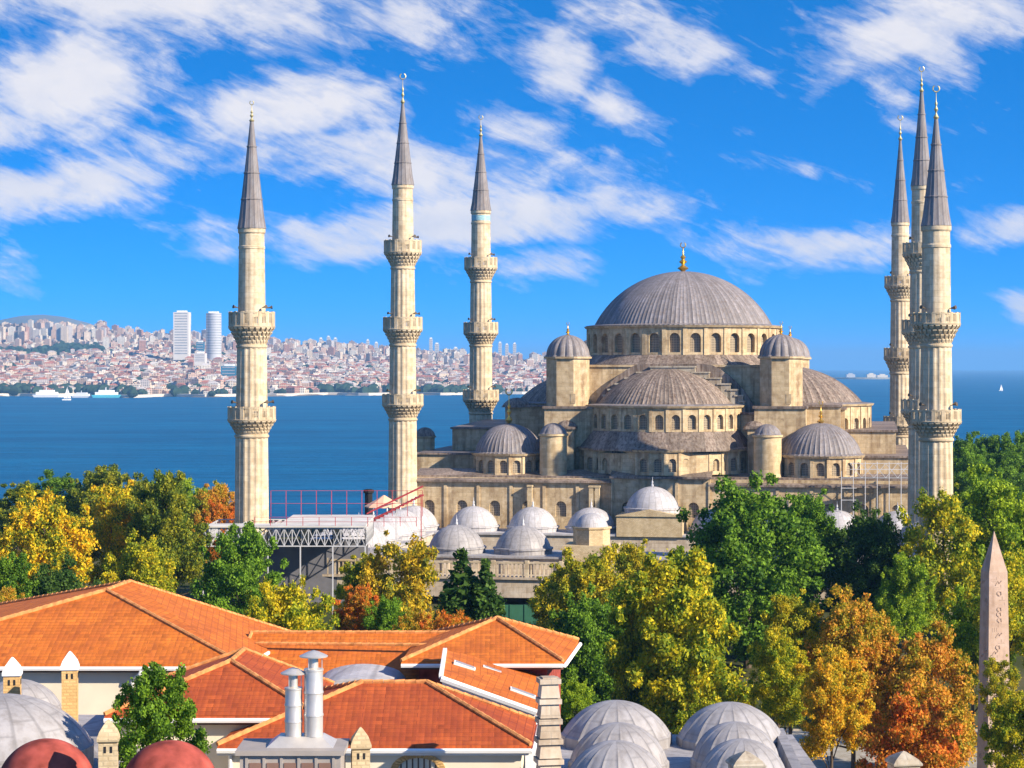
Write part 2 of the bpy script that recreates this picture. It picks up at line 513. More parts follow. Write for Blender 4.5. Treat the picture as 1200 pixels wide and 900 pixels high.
M = {}
M['stone'] = stone('honey_limestone', (0.62, 0.48, 0.29), dirt=0.9)
M['stone_round'] = stone('limestone_drum', (0.63, 0.49, 0.29), rnd=2.2, dirt=0.5)
M['minaret'] = stone('pale_limestone', (0.68, 0.555, 0.375), rnd=2.2, course=0.7, dirt=0.5)
M['minaret_carved'] = stone('carved_limestone', (0.63, 0.51, 0.34), course=3.0, dirt=0.5)
M['court'] = stone('court_limestone', (0.60, 0.50, 0.38), dirt=0.6)
M['rough'] = stone('weathered_block', (0.50, 0.44, 0.34), course=0.5, dirt=0.75)
M['lead'] = lead('weathered_lead', (0.235, 0.215, 0.22), brown=(0.16, 0.115, 0.085), amt=0.6, strips=128)
M['lead_brown'] = lead('brown_stained_lead', (0.27, 0.215, 0.175), brown=(0.085, 0.048, 0.030), amt=0.85, vary=0.55)
M['lead_spire'] = lead('spire_lead', (0.22, 0.205, 0.21), amt=0.35, sheet=2.4)
M['lead_white'] = lead('pale_sunlit_lead', (0.44, 0.425, 0.44), brown=(0.30, 0.27, 0.25), amt=0.45, strips=24, vary=.12)  # lead with the sunlit paleness of the far court domes in its colour
M['lead_grey'] = lead('old_grey_lead', (0.35, 0.335, 0.34), brown=(0.20, 0.175, 0.16), amt=0.5, sheet=0.9, strips=16, vary=0.22)
M['gold'] = plain('gilded_copper', (0.78, 0.48, 0.10), 0.32, 0.5, metal=0.85, var=0.1)
M['verdigris'] = plain('weathered_gilt', (0.52, 0.44, 0.22), 0.45, 0.5, metal=0.5, var=0.25)
M['tile'] = tile_mat('terracotta_tile', (0.66, 0.185, 0.022))
M['tile_dark'] = tile_mat('aged_terracotta_tile', (0.47, 0.10, 0.022))
M['ridge'] = plain('mortared_ridge_tile', (0.58, 0.25, 0.085), 0.85, 0.2, var=0.4, scale=3.0)
M['cream'] = plain('cream_plaster', (0.74, 0.66, 0.52), 0.9, 0.15, var=0.08, scale=0.6)
M['white'] = plain('white_paint', (0.8, 0.79, 0.77), 0.6, 0.3, var=0.06)
M['wood_dark'] = plain('dark_eaves_wood', (0.16, 0.10, 0.07), 0.8, 0.2, var=0.3)
M['ochre'] = stone('ochre_stone', (0.70, 0.44, 0.18), course=0.13, dirt=0.3)
M['ochre_pale'] = stone('pale_ochre_stone', (0.64, 0.50, 0.30), course=0.16, dirt=0.3)
M['red_dome'] = plain('red_painted_render', (0.31, 0.065, 0.048), 0.85, 0.15, var=0.45, scale=1.6)
M['steel'] = plain('galvanised_steel', (0.60, 0.56, 0.51), 0.38, 0.5, metal=0.45, var=0.12, scale=2.0)
M['steel_paint'] = plain('grey_steel_paint', (0.50, 0.50, 0.52), 0.55, 0.4, var=0.1)
M['red_steel'] = plain('red_steel_paint', (0.40, 0.045, 0.05), 0.5, 0.4, var=0.1)
M['taupe'] = plain('taupe_plant_casing', (0.34, 0.30, 0.27), .6, .3, var=.15)
M['painted_shade'] = plain('painted_shade_grey', (0.14, 0.14, 0.16), .8, .2)  # flat dark grey standing in for the shade beneath the shelter
M['deck'] = plain('dusty_pale_deck', (0.56, 0.54, 0.51), .85, .2, var=.2, scale=.4)
M['dark'] = plain('dark_opening', (0.02, 0.02, 0.022), 0.8, 0.2)
M['speaker'] = plain('brown_loudspeaker', (0.10, 0.075, 0.05), 0.6, 0.3)
M['bark'] = plain('brown_bark', (0.10, 0.075, 0.055), 0.95, 0.1, var=0.35, scale=3.0)
M['granite'] = stone('pink_granite', (0.53, 0.385, 0.29), course=30.0, dirt=0.55)
M['green_sheet'] = plain('green_hoarding', (0.03, 0.12, 0.07), 0.7, 0.3)
M['teal_glass'] = plain('teal_glass', (0.03, 0.16, 0.26), 0.25, 0.6, var=0.2, scale=0.05)


def lattice_mat():
    m, nt, b = new_mat('plaster_lattice_window', 0.6, 0.4)
    tc = ND(nt, 'ShaderNodeTexCoord').outputs['Object']
    s = ND(nt, 'ShaderNodeSeparateXYZ', {0: tc})
    a = MATH(nt, 'ABSOLUTE', MATH(nt, 'SINE', MATH(nt, 'MULTIPLY', s.outputs[0], PI / 0.27)))
    c = MATH(nt, 'ABSOLUTE', MATH(nt, 'SINE', MATH(nt, 'MULTIPLY', s.outputs[2], PI / 0.27)))
    f = RAMP(nt, MATH(nt, 'MULTIPLY', a, c), [(0.3, 0.0), (0.55, 1.0)])
    nt.links.new(MIX(nt, f, (0.40, 0.32, 0.22), (0.10, 0.085, 0.065)), b.inputs['Base Color'])
    return m


M['lattice'] = lattice_mat()
GREEN_D = (0.012, 0.035, 0.010)
M['lf_dark'] = leaf_mat('dark_green_leaves', [(0.035, 0.090, 0.014), (0.090, 0.155, 0.022)])
M['lf_straw'] = leaf_mat('straw_yellow_leaves', [(0.16, 0.19, 0.015), (0.46, 0.36, 0.02), (0.58, 0.38, 0.02)])
M['lf_moss'] = leaf_mat('moss_green_leaves', [(0.07, 0.125, 0.014), (0.16, 0.21, 0.018), (0.32, 0.30, 0.018)])
M['lf_green'] = leaf_mat('bright_green_leaves', [(0.085, 0.19, 0.014), (0.19, 0.32, 0.022)])
M['lf_rich'] = leaf_mat('rich_green_leaves', [(0.060, 0.145, 0.014), (0.17, 0.29, 0.020)])
M['lf_olive'] = leaf_mat('olive_leaves', [(0.13, 0.19, 0.015), (0.34, 0.33, 0.018), (0.52, 0.40, 0.018)])
M['lf_yellow'] = leaf_mat('golden_leaves', [(0.15, 0.22, 0.016), (0.58, 0.47, 0.016), (0.78, 0.46, 0.016)])
M['lf_amber'] = leaf_mat('amber_leaves', [(0.28, 0.28, 0.018), (0.64, 0.42, 0.024), (0.70, 0.38, 0.022)])
M['lf_yg'] = leaf_mat('yellow_green_leaves', [(0.13, 0.21, 0.015), (0.34, 0.36, 0.016), (0.58, 0.45, 0.016)])
M['lf_lime'] = leaf_mat('light_green_leaves', [(0.13, 0.24, 0.016), (0.33, 0.42, 0.020)])
M['lf_orange'] = leaf_mat('orange_leaves', [(0.24, 0.27, 0.018), (0.56, 0.36, 0.030), (0.58, 0.25, 0.032)])
M['lf_red'] = leaf_mat('rust_red_leaves', [(0.28, 0.20, 0.018), (0.62, 0.25, 0.026), (0.60, 0.14, 0.020)])

# ------------------------------------------------------------------ the setting: sea, land, far shore, air
def smooth(a, b, t):
    t = max(0.0, min(1.0, (t - a) / (b - a)))
    return t * t * (3 - 2 * t)


def ground_z(x, y):
    z = 22.0 + 4.0 * smooth(195, 245, y)
    return z - 31.0 * smooth(385, 660, y) + 0.0 * x


def grid_mesh(xs, ys, fz):
    b = MB()
    n = len(xs)
    for y in ys:
        for x in xs:
            b.v.append((x, y, fz(x, y)))
    for j in range(len(ys) - 1):
        for i in range(n - 1):
            b.f.append((j * n + i, j * n + i + 1, (j + 1) * n + i + 1, (j + 1) * n + i))
    return b


def sea_mat():
    m, nt, b = new_mat('sea_water', 0.22, 0.5)
    P = ND(nt, 'ShaderNodeTexCoord').outputs['Object']
    s = ND(nt, 'ShaderNodeSeparateXYZ', {0: P})
    mp = ND(nt, 'ShaderNodeMapping', {0: P, 'Scale': (0.0022, 0.011, 1)}).outputs[0]
    n = ND(nt, 'ShaderNodeTexNoise', {'Vector': mp, 'Scale': 1.0, 'Detail': 6.0, 'Roughness': 0.6}).outputs[0]
    col = RAMP(nt, n, [(0.32, (0.001, 0.088, 0.205)), (0.68, (0.002, 0.130, 0.275))])
    mp3 = ND(nt, 'ShaderNodeMapping', {0: P, 'Scale': (0.02, 0.06, 1)}).outputs[0]
    n3 = ND(nt, 'ShaderNodeTexNoise', {'Vector': mp3, 'Scale': 1.0, 'Detail': 8.0, 'Roughness': 0.7}).outputs[0]
    col = ND(nt, 'ShaderNodeHueSaturation', {'Value': MATH(nt, 'MULTIPLY_ADD', n3, 1.3, 0.35), 'Color': col}).outputs[0]
    nt.links.new(col, b.inputs['Base Color'])
    mp2 = ND(nt, 'ShaderNodeMapping', {0: P, 'Scale': (0.10, 0.22, 1)}).outputs[0]
    n2 = ND(nt, 'ShaderNodeTexNoise', {'Vector': mp2, 'Scale': 1.0, 'Detail': 5.0, 'Roughness': 0.65}).outputs[0]
    bp = ND(nt, 'ShaderNodeBump', {'Strength': 1.0, 'Distance': 2.6, 'Height': n2})
    nt.links.new(bp.outputs[0], b.inputs['Normal'])
    nt.links.new(MATH(nt, 'MULTIPLY_ADD', n, 0.2, 0.16), b.inputs['Roughness'])
    # choppy water: mostly its own colour, a small share of mirrored sky
    df = ND(nt, 'ShaderNodeBsdfDiffuse', {'Color': col, 'Normal': bp.outputs[0]})
    gl = ND(nt, 'ShaderNodeBsdfGlossy', {'Color': (.8, .9, 1, 1), 'Roughness': 0.25, 'Normal': bp.outputs[0]})
    mx = ND(nt, 'ShaderNodeMixShader', {0: 0.13, 1: df.outputs[0], 2: gl.outputs[0]})
    nt.links.new(mx.outputs[0], nt.nodes['Material Output'].inputs[0])
    return m


sea = MB()
sea.add([(-32000, 300, 0), (32000, 300, 0), (32000, 34000, 0), (-32000, 34000, 0)], [(0, 1, 2, 3)])
tag(sea.build('sea', sea_mat()), kind='structure')


def soil_mat():
    m, nt, b = new_mat('park_ground', 0.95, 0.1)
    P = ND(nt, 'ShaderNodeTexCoord').outputs['Object']
    n = ND(nt, 'ShaderNodeTexNoise', {'Vector': P, 'Scale': 0.12, 'Detail': 8.0, 'Roughness': 0.65}).outputs[0]
    n2 = ND(nt, 'ShaderNodeTexNoise', {'Vector': P, 'Scale': 2.5, 'Detail': 5.0, 'Roughness': 0.7}).outputs[0]
    col = RAMP(nt, n, [(0.3, (0.03, 0.05, 0.015)), (0.5, (0.06, 0.07, 0.025)), (0.7, (0.16, 0.13, 0.08))])
    col = MIX(nt, MATH(nt, 'MULTIPLY', n2, 0.6), col, (0.05, 0.05, 0.02))
    nt.links.new(col, b.inputs['Base Color'])
    return m


xs = [-1600 + 3200 * i / 60 for i in range(61)]
ys = [-80 + 10 * i for i in range(100)]
tag(grid_mesh(xs, ys, ground_z).build('ground', soil_mat(), smooth=True), kind='structure')

M['paving'] = stone('pale_paving', (0.46, 0.42, 0.35), course=0.6, dirt=0.5)
pv = MB()
pv.box(14, 60, 128, 190, 21.6, 22.06)
tag(pv.build('pavement', M['paving']), kind='structure')
kb = MB()
kb.box(13.7, 14.0, 128, 190, 21.6, 22.18)
kb.box(13.7, 60, 190, 190.3, 21.6, 22.18)
tag(kb.build('kerb', M['rough']), kind='structure')


def shore_H(px):
    """image height of the far skyline of the land, then metres at 6500 m"""
    pts = [(-700, 384), (0, 397), (110, 396), (200, 399), (300, 407), (450, 418), (560, 424), (640, 429), (760, 433), (860, 444), (930, 450)]
    for (a, ya), (b_, yb) in zip(pts, pts[1:]):
        if px <= b_:
            t = (px - a) / (b_ - a)
            y = ya + (yb - ya) * max(0, t)
            return max(0.0, CZ + (430 - y) * 6500 / F)
    return 0.0


SH0 = 3900.0


def shore_line(px):
    return SH0 + 60 * math.sin(px * 0.021) + 40 * math.sin(px * 0.067 + 1) + 350 * smooth(260, 640, px) - 130 * smooth(90, 150, px) * (1 - smooth(150, 200, px))


def city_z(px, Y):
    s = shore_line(px)
    if Y < s:
        return -2.0
    t = (Y - s) / (6700 - s)
    H = shore_H(px)
    z = 2.5 + H * (0.10 * smooth(0, .12, t) + 0.9 * smooth(0.0, 1.0, t)) + 4 * math.sin(px * .05 + Y * .004)* smooth(0.05, .3, t)
    return z


def city_ground():
    b = MB()
    pxs = [-700 + 10 * i for i in range(164)]
    Ys = [3700 + 40 * i for i in range(80)]
    n = len(pxs)
    for Y in Ys:
        for p in pxs:
            b.v.append(((p - 600) * Y / F, Y, city_z(p, Y)))
    for j in range(len(Ys) - 1):
        for i in range(n - 1):
            b.f.append((j * n + i, j * n + i + 1, (j + 1) * n + i + 1, (j + 1) * n + i))
    return b


M['city_soil'] = plain('far_shore_ground', (0.20, 0.17, 0.13), 0.95, 0.1, var=0.5, scale=0.01)
tag(city_ground().build('far_shore_hill', M['city_soil'], smooth=True), kind='structure')
mt = MB()
n = 60
for j in range(9):
    for i in range(n + 1):
        px = -900 + 1500 * i / n
        Y = 8600 + 300 * j
        e = math.exp(-((px - 40) / 170.0) ** 2) * 1.0 + 0.55 * math.exp(-((px + 400) / 220.0) ** 2) + .12 * math.sin(px * .03)
        mt.v.append(((px - 600) * Y / F, Y, max(-1, 120 + 160 * e) * math.sin(PI * j / 8) ** .8))
for j in range(8):
    for i in range(n):
        mt.f.append((j * (n + 1) + i, j * (n + 1) + i + 1, (j + 1) * (n + 1) + i + 1, (j + 1) * (n + 1) + i))
tag(mt.build('mountain', plain('bare_mountain', (0.17, 0.18, 0.17), 0.95, 0.1, scale=0.004), smooth=True), kind='structure')

hz = MB()
hz.box(-33000, 33000, -300, 34500, -12, 302)
hm = bpy.data.materials.new('sea_haze')
hm.use_nodes = True
hm.node_tree.nodes.remove(hm.node_tree.nodes['Principled BSDF'])
HAZE_DENSITY = 7.2e-5
pvn = ND(hm.node_tree, 'ShaderNodeVolumePrincipled', {'Color': (0.24, 0.56, 1.0, 1), 'Density': HAZE_DENSITY, 'Anisotropy': 0.0})
hm.node_tree.links.new(pvn.outputs[0], hm.node_tree.nodes['Material Output'].inputs['Volume'])
tag(hz.build('haze', hm), kind='stuff')


# ------------------------------------------------------------------ the city across the water
def block_mat(name, by_object):
    m, nt, b = new_mat(name, 0.85, 0.2)
    uv, P, u, v = flat_uv(nt)
    g = ND(nt, 'ShaderNodeNewGeometry')
    rnd = ND(nt, 'ShaderNodeObjectInfo').outputs['Random'] if by_object else g.outputs['Random Per Island']
    wall = RAMP(nt, rnd, [(0.0, (.58, .42, .33)), (.14, (.70, .58, .45)), (.3, (.42, .24, .18)), (.42, (.66, .61, .54)), (.58, (.60, .43, .33)),
                          (.7, (.78, .72, .62)), (.80, (.34, .26, .22)), (.93, (.55, .50, .48))], 'CONSTANT')
    r2 = MATH(nt, 'FRACT', MATH(nt, 'MULTIPLY', rnd, 37.7))
    roof = RAMP(nt, r2, [(0.0, (.40, .15, .09)), (.36, (.34, .14, .10)), (.55, (.40, .34, .31)), (.8, (.55, .5, .46))], 'CONSTANT')
    br = ND(nt, 'ShaderNodeTexBrick', {'Vector': uv, 'Color1': (.05, .055, .065, 1), 'Color2': (.14, .13, .13, 1), 'Mortar': (1, 1, 1, 1), 'Scale': 1.0,
                                       'Mortar Size': 0.75, 'Mortar Smooth': 0.0, 'Bias': 0.0, 'Brick Width': 3.6, 'Row Height': 3.2}, offset=0.0)
    wc = MIX(nt, 0.9, wall, br.outputs[0], 'MULTIPLY')
    nz = ND(nt, 'ShaderNodeSeparateXYZ', {0: g.outputs['Normal']}).outputs[2]
    col = MIX(nt, MATH(nt, 'GREATER_THAN', nz, 0.25), wc, roof)
    nt.links.new(col, b.inputs['Base Color'])
    return m


BM_OBJ = block_mat('apartment_block_paint', True)
BM_ISL = block_mat('city_block_paint', False)


def block_geo(b, x, y, z, w, d, h, rz, hip):
    c, s = math.cos(rz), math.sin(rz)
    Mx = Matrix(((c, -s, 0, x), (s, c, 0, y), (0, 0, 1, z), (0, 0, 0, 1)))
    if hip:
        e = 0.4
        vs = [(-w / 2, -d / 2, -6), (w / 2, -d / 2, -6), (w / 2, d / 2, -6), (-w / 2, d / 2, -6),
              (-w / 2, -d / 2, h), (w / 2, -d / 2, h), (w / 2, d / 2, h), (-w / 2, d / 2, h), (-w * .2, 0, h + w * .16), (w * .2, 0, h + w * .16)]
        fs = [(0, 1, 5, 4), (1, 2, 6, 5), (2, 3, 7, 6), (3, 0, 4, 7), (4, 5, 9, 8), (5, 6, 9), (6, 7, 8, 9), (7, 4, 8)]
        b.add(vs, fs, Mx)
    else:
        b.box(-w / 2, w / 2, -d / 2, d / 2, -6, h, Mx)
        b.box(-w * .2, w * .15, -d * .2, d * .2, h + .02, h + 2.6, Mx)


rng = random.Random(11)
cands = []
for i in range(9000):
    px = rng.uniform(-60, 800)
    s = shore_line(px)
    Y = s + 60 + (6650 - s) * rng.random() ** 1.25
    t = (Y - s) / (6650 - s)
    if shore_H(px) < 4:
        continue
    if 0.50 < t < 0.60 and px < 130:
        continue      # the bare ridge
    if t < .55:
        w, h = rng.uniform(9, 22), rng.uniform(8, 19)
    else:
        w, h = rng.uniform(9, 19), rng.uniform(10, 20) if rng.random() < .82 else rng.uniform(20, 38)
    if t < .05:
        h *= .6
    if px < 125 and .66 < t < .86 and rng.random() < .35:
        w, h = rng.uniform(14, 19), rng.uniform(40, 58)
    cands.append((w * h / Y ** 2, px, Y, w, rng.uniform(10, 18), h, rng.uniform(-.5, .5), t < .6 and rng.random() < .55))
cands.sort(key=lambda c: -c[0] - (1e-5 if -10 < c[1] < 700 else 0))
protos = {}
for q, (sc, px, Y, w, d, h, rz, hip) in enumerate(cands[:290]):
    key = (int(w / 5), int(h / 6), hip)
    if key not in protos:
        b = MB()
        block_geo(b, 0, 0, 0, key[0] * 5 + 2.5, d, key[1] * 6 + 3, 0, hip)
        o = b.build('apartment_block', BM_OBJ)
        protos[key] = o
    else:
        o = protos[key].copy()
        COL.objects.link(o)
    o.location = ((px - 600) * Y / F, Y, city_z(px, Y))
    o.rotation_euler = (0, 0, rz)
    tag(o, 'small pale or reddish apartment block among the crowded city blocks on the far shore', 'building', 'apartment blocks on the far shore')
b = MB()
for (sc, px, Y, w, d, h, rz, hip) in cands[290:]:
    block_geo(b, (px - 600) * Y / F, Y, city_z(px, Y), w, d, h, rz, hip)
tag(b.build('city_blocks', BM_ISL), kind='stuff')

# woods and gardens along the water and between the blocks
b = MB()
rng = random.Random(5)
for i in range(1500):
    px = rng.uniform(-40, 780)
    s = shore_line(px)
    if shore_H(px) < 3:
        continue
    k = rng.random()
    if k < .45:
        Y = s + rng.uniform(25, 120)
        if rng.random() > smooth(-0.3, .8, math.sin(px * .045 + 2) + math.sin(px * .017)):
            continue
    elif k < .6:
        px = rng.uniform(-20, 120)
        Y = s + (6650 - s) * rng.uniform(.50, .60)
    else:
        Y = s + (6650 - s) * rng.random() ** 1.3
    r = rng.uniform(6, 13)
    z = city_z(px, Y) + r * .55
    x = (px - 600) * Y / F
    b.lathe([(r * .5, z - r * .7), (r * .95, z - r * .3), (r * 1.05, z + r * .15), (r * .7, z + r * .6), (r * .1, z + r * .9)], 7, (x, Y),
            mod=lambda k2, N, q=i: 1 + .3 * math.sin(k2 * 2.4 + q))
tag(b.build('shore_woods', plain('far_woods', (0.03, 0.055, 0.03), .9, .1, var=.4, scale=.05), smooth=True), kind='stuff')
# sea wall along the far shore
b = MB()
prev = None
for px in range(-60, 800, 12):
    Y = shore_line(px) + 2
    p = ((px - 600) * Y / F, Y)
    if prev:
        b.add([(prev[0], prev[1], -1), (p[0], p[1], -1), (p[0], p[1], 5), (prev[0], prev[1], 5), (prev[0], prev[1] + 25, 5.2), (p[0], p[1] + 25, 5.2)],
              [(0, 1, 2, 3), (3, 2, 5, 4)])
    prev = p
tag(b.build('quay', plain('pale_quay_stone', (0.62, 0.55, 0.46), .9, .1, scale=.02)), 'long pale stone quay edging the far shore', 'quay')


def tower(px, py_top, py_base, wpx, Y, label, mat, band, name='tower_block', cat='skyscraper'):
    p = at(px, py_base, Y)
    H = (py_base - py_top) * Y / F
    w = wpx * Y / F / 2
    t = thing(name, label, cat, (p.x, p.y, p.z))
    b = MB()
    if band == 'round':
        b.lathe([(w, -12), (w, H)], 28)
    else:
        b.box(-w, w, -w, w, -12, H)
    b.build('wall', mat, t, smooth=band == 'round')
    b = MB()
    b.box(-w * .6, w * .6, -w * .6, w * .6, H + .02, H + 4)
    b.build('roof_plant', M['white'], t)
    fl = MB()
    k = max(5, int(H / 6))
    for i in range(k):
        z = H * (i + .35) / k
        if band == 'round':
            fl.lathe([(w + .25, z), (w + .25, z + H / k * .4)], 28)
        else:
            fl.box(-w * .82, w * .82, -w - .3, w + .3, z, z + H / k * .4)
    fl.build('window_bands', M['tower_glass'], t)
    return t


M['tower_glass'] = plain('dim_window_glass', (0.30, 0.31, 0.33), .4, .5, scale=.1)
M['tower_white'] = plain('white_tower_cladding', (0.66, 0.63, 0.58), .7, .2, var=.05, scale=.05)
M['tower_grey'] = plain('grey_tower_cladding', (0.50, 0.51, 0.53), .7, .2, var=.05, scale=.05)
tower(213.5, 366, 416, 18, 5000, 'tall white slab tower, broader and paler of the two skyscrapers rising from the far shore', M['tower_white'], 'box')
tower(250.5, 367, 416, 18, 5000, 'tall rounded grey skyscraper standing right of the white slab tower on the far shore', M['tower_grey'], 'round')
tower(269, 429, 457, 18, 4300, 'dark teal glass office block low on the far shore behind the leftmost minaret', M['teal_glass'], 'box', 'office_block', 'building')
tower(192, 448, 460, 24, 4150, 'low dark blue-glass waterfront hall amid trees on the far shore', M['teal_glass'], 'box', 'waterfront_hall', 'building')
tower(235, 414, 424, 13, 4800, 'bright white block at the foot of the two tall towers', M['tower_white'], 'box', 'office_block', 'building')
tower(235, 401, 416, 9, 5300, 'dark glass block squeezed between the two tall towers', M['teal_glass'], 'box', 'office_block', 'building')
for px, top, w in ((376, 397, 4), (385, 395, 4), (393, 397, 4), (431, 399, 3.5), (505, 397, 4), (512, 403, 5), (586, 402, 4), (594, 404, 4), (603, 403, 4), (420, 404, 5), (534, 408, 5), (441, 402, 4)):
    tower(px, top, 424, w, 6400, 'slim distant tower on the hazy city skyline between the minarets', M['tower_grey'], 'box', 'skyline_tower', 'skyscraper')['group'] = 'slim skyline towers'


def hull(b, L, Wd, H):
    pl = [(-L / 2, -Wd / 2), (L * .3, -Wd / 2), (L / 2, 0), (L * .3, Wd / 2), (-L / 2, Wd / 2)]
    n = len(pl)
    vs = [(p[0] * .9, p[1] * .8, -.5) for p in pl] + [(p[0], p[1], H) for p in pl]
    b.add(vs, [tuple(range(n - 1, -1, -1)), tuple(range(n, 2 * n))] + [(i, (i + 1) % n, n + (i + 1) % n, n + i) for i in range(n)])


def ferry(px, py, L, label, hm_, rz=0.0, kind='ferry'):
    p = atz(px, py, 0.0)
    t = thing(kind, label, 'boat', (p.x, p.y, 0), rz)
    b = MB(); hull(b, L, L * .22, L * .08); b.build('hull', hm_, t)
    b = MB(); b.box(-L * .4, L * .25, -L * .08, L * .08, L * .08, L * .16); b.box(-L * .3, L * .15, -L * .07, L * .07, L * .161, L * .22); b.build('cabin', M['white'], t)
    b = MB(); b.lathe([(L * .02, L * .22), (L * .02, L * .3)], 8, (-L * .1, 0)); b.build('funnel', M['tower_grey'], t)


M['ferry_blue'] = plain('turquoise_hull_paint', (0.10, 0.50, 0.60), .5, .4)
ferry(128, 466, 62, 'turquoise ferry moored along the far quay at the left', M['ferry_blue'], .1)
ferry(98, 466, 42, 'white ferry moored left of the turquoise one', M['white'], -.1)
ferry(58, 465.5, 60, 'long white ship moored furthest left along the far quay', M['white'], .05)
ferry(480, 467.5, 16, 'tiny white motorboat crossing the water beside the second minaret from left', M['white'], .3, 'motorboat')


def sailboat(px, py, h, label):
    p = atz(px, py, 0.0)
    t = thing('sailboat', label, 'boat', (p.x, p.y, 0), .3)
    b = MB(); hull(b, h * .7, h * .2, h * .08); b.build('hull', M['white'], t)
    b = MB(); b.slab([(-.2 * h, h * .15), (h * .06, h * .15), (h * .06, h)], -.15, .15); b.slab([(h * .1, h * .15), (h * .34, h * .15), (h * .1, h * .85)], -.15, .15)
    b.build('sail', M['white'], t)
    b = MB(); b.tube([(h * .08, 0, 0), (h * .08, 0, h * 1.05)], .15); b.build('mast', M['steel_paint'], t)


sailboat(1173, 458, 15, 'white sailboat out on the open water right of the minarets')
sailboat(78, 469, 22, 'white sailboat near the far quay at the left')

# low island with a breakwater and pale buildings, right
Yi = 9500
b = MB()
pts = []
for k in range(24):
    a = 2 * PI * k / 24
    pts.append(((1006 + 36 * math.cos(a) - 600) * Yi / F, Yi + 160 * math.sin(a)))
b.prism(pts, -1, 8)
tag(b.build('island', plain('island_ground', (0.25, 0.24, 0.18), .9, .1)), kind='structure')
for px, w, h, mm, lb in ((1018, 10, 14, 'cream', 'pale harbour building on the low island, middle of its pale row'), (1031, 12, 10, 'cream', 'long low pale shed at the right end of the island'), (994, 10, 14, 'tower_grey', 'grey harbour building at the left end of the low island')):
    p = at(px, 444, Yi)
    b = MB(); b.box(-w * Yi / F / 2, w * Yi / F / 2, -15, 15, 0, h); b.box(-w * Yi / F / 4, w * Yi / F / 4, -8, 8, h + .02, h + 5)
    o = b.build('harbour_building', M[mm]); o.location = (p.x, Yi - 60, 8); tag(o, lb, 'building')


# ------------------------------------------------------------------ minarets
def finial(b, x, y, z0, z1, r):
    """stacked gilt bulbs and a crescent"""
    h = z1 - z0
    prof = [(r * .5, z0)]
    z = z0
    for s in (1.0, .72, .5):
        st = h * .22 * s * 1.15
        prof += [(r * .28, z + st * .1), (r * s, z + st * .5), (r * .28, z + st * .9)]
        z += st
    prof += [(r * .14, z + h * .02), (r * .1, z1 - h * .2)]
    b.lathe(prof, 10, (x, y))
    cr = h * .09
    b.tube([(x + cr * math.cos(t), y, z1 - cr + cr * math.sin(t)) for t in [R(q) for q in range(-240, 61, 30)]], cr * .22, 5)


SPK = MB()
SPK.tube([(0, .0, 0), (0, .3, .08)], [.05, .05], 6)
SPK.tube([(0, .25, .08), (0, .55, .12), (0, .8, .16)], [.07, .11, .24], 10)
SPK_ME = SPK.build('loudspeaker_mesh_source', M['speaker']).data
bpy.data.objects.remove(bpy.data.objects['loudspeaker_mesh_source'])


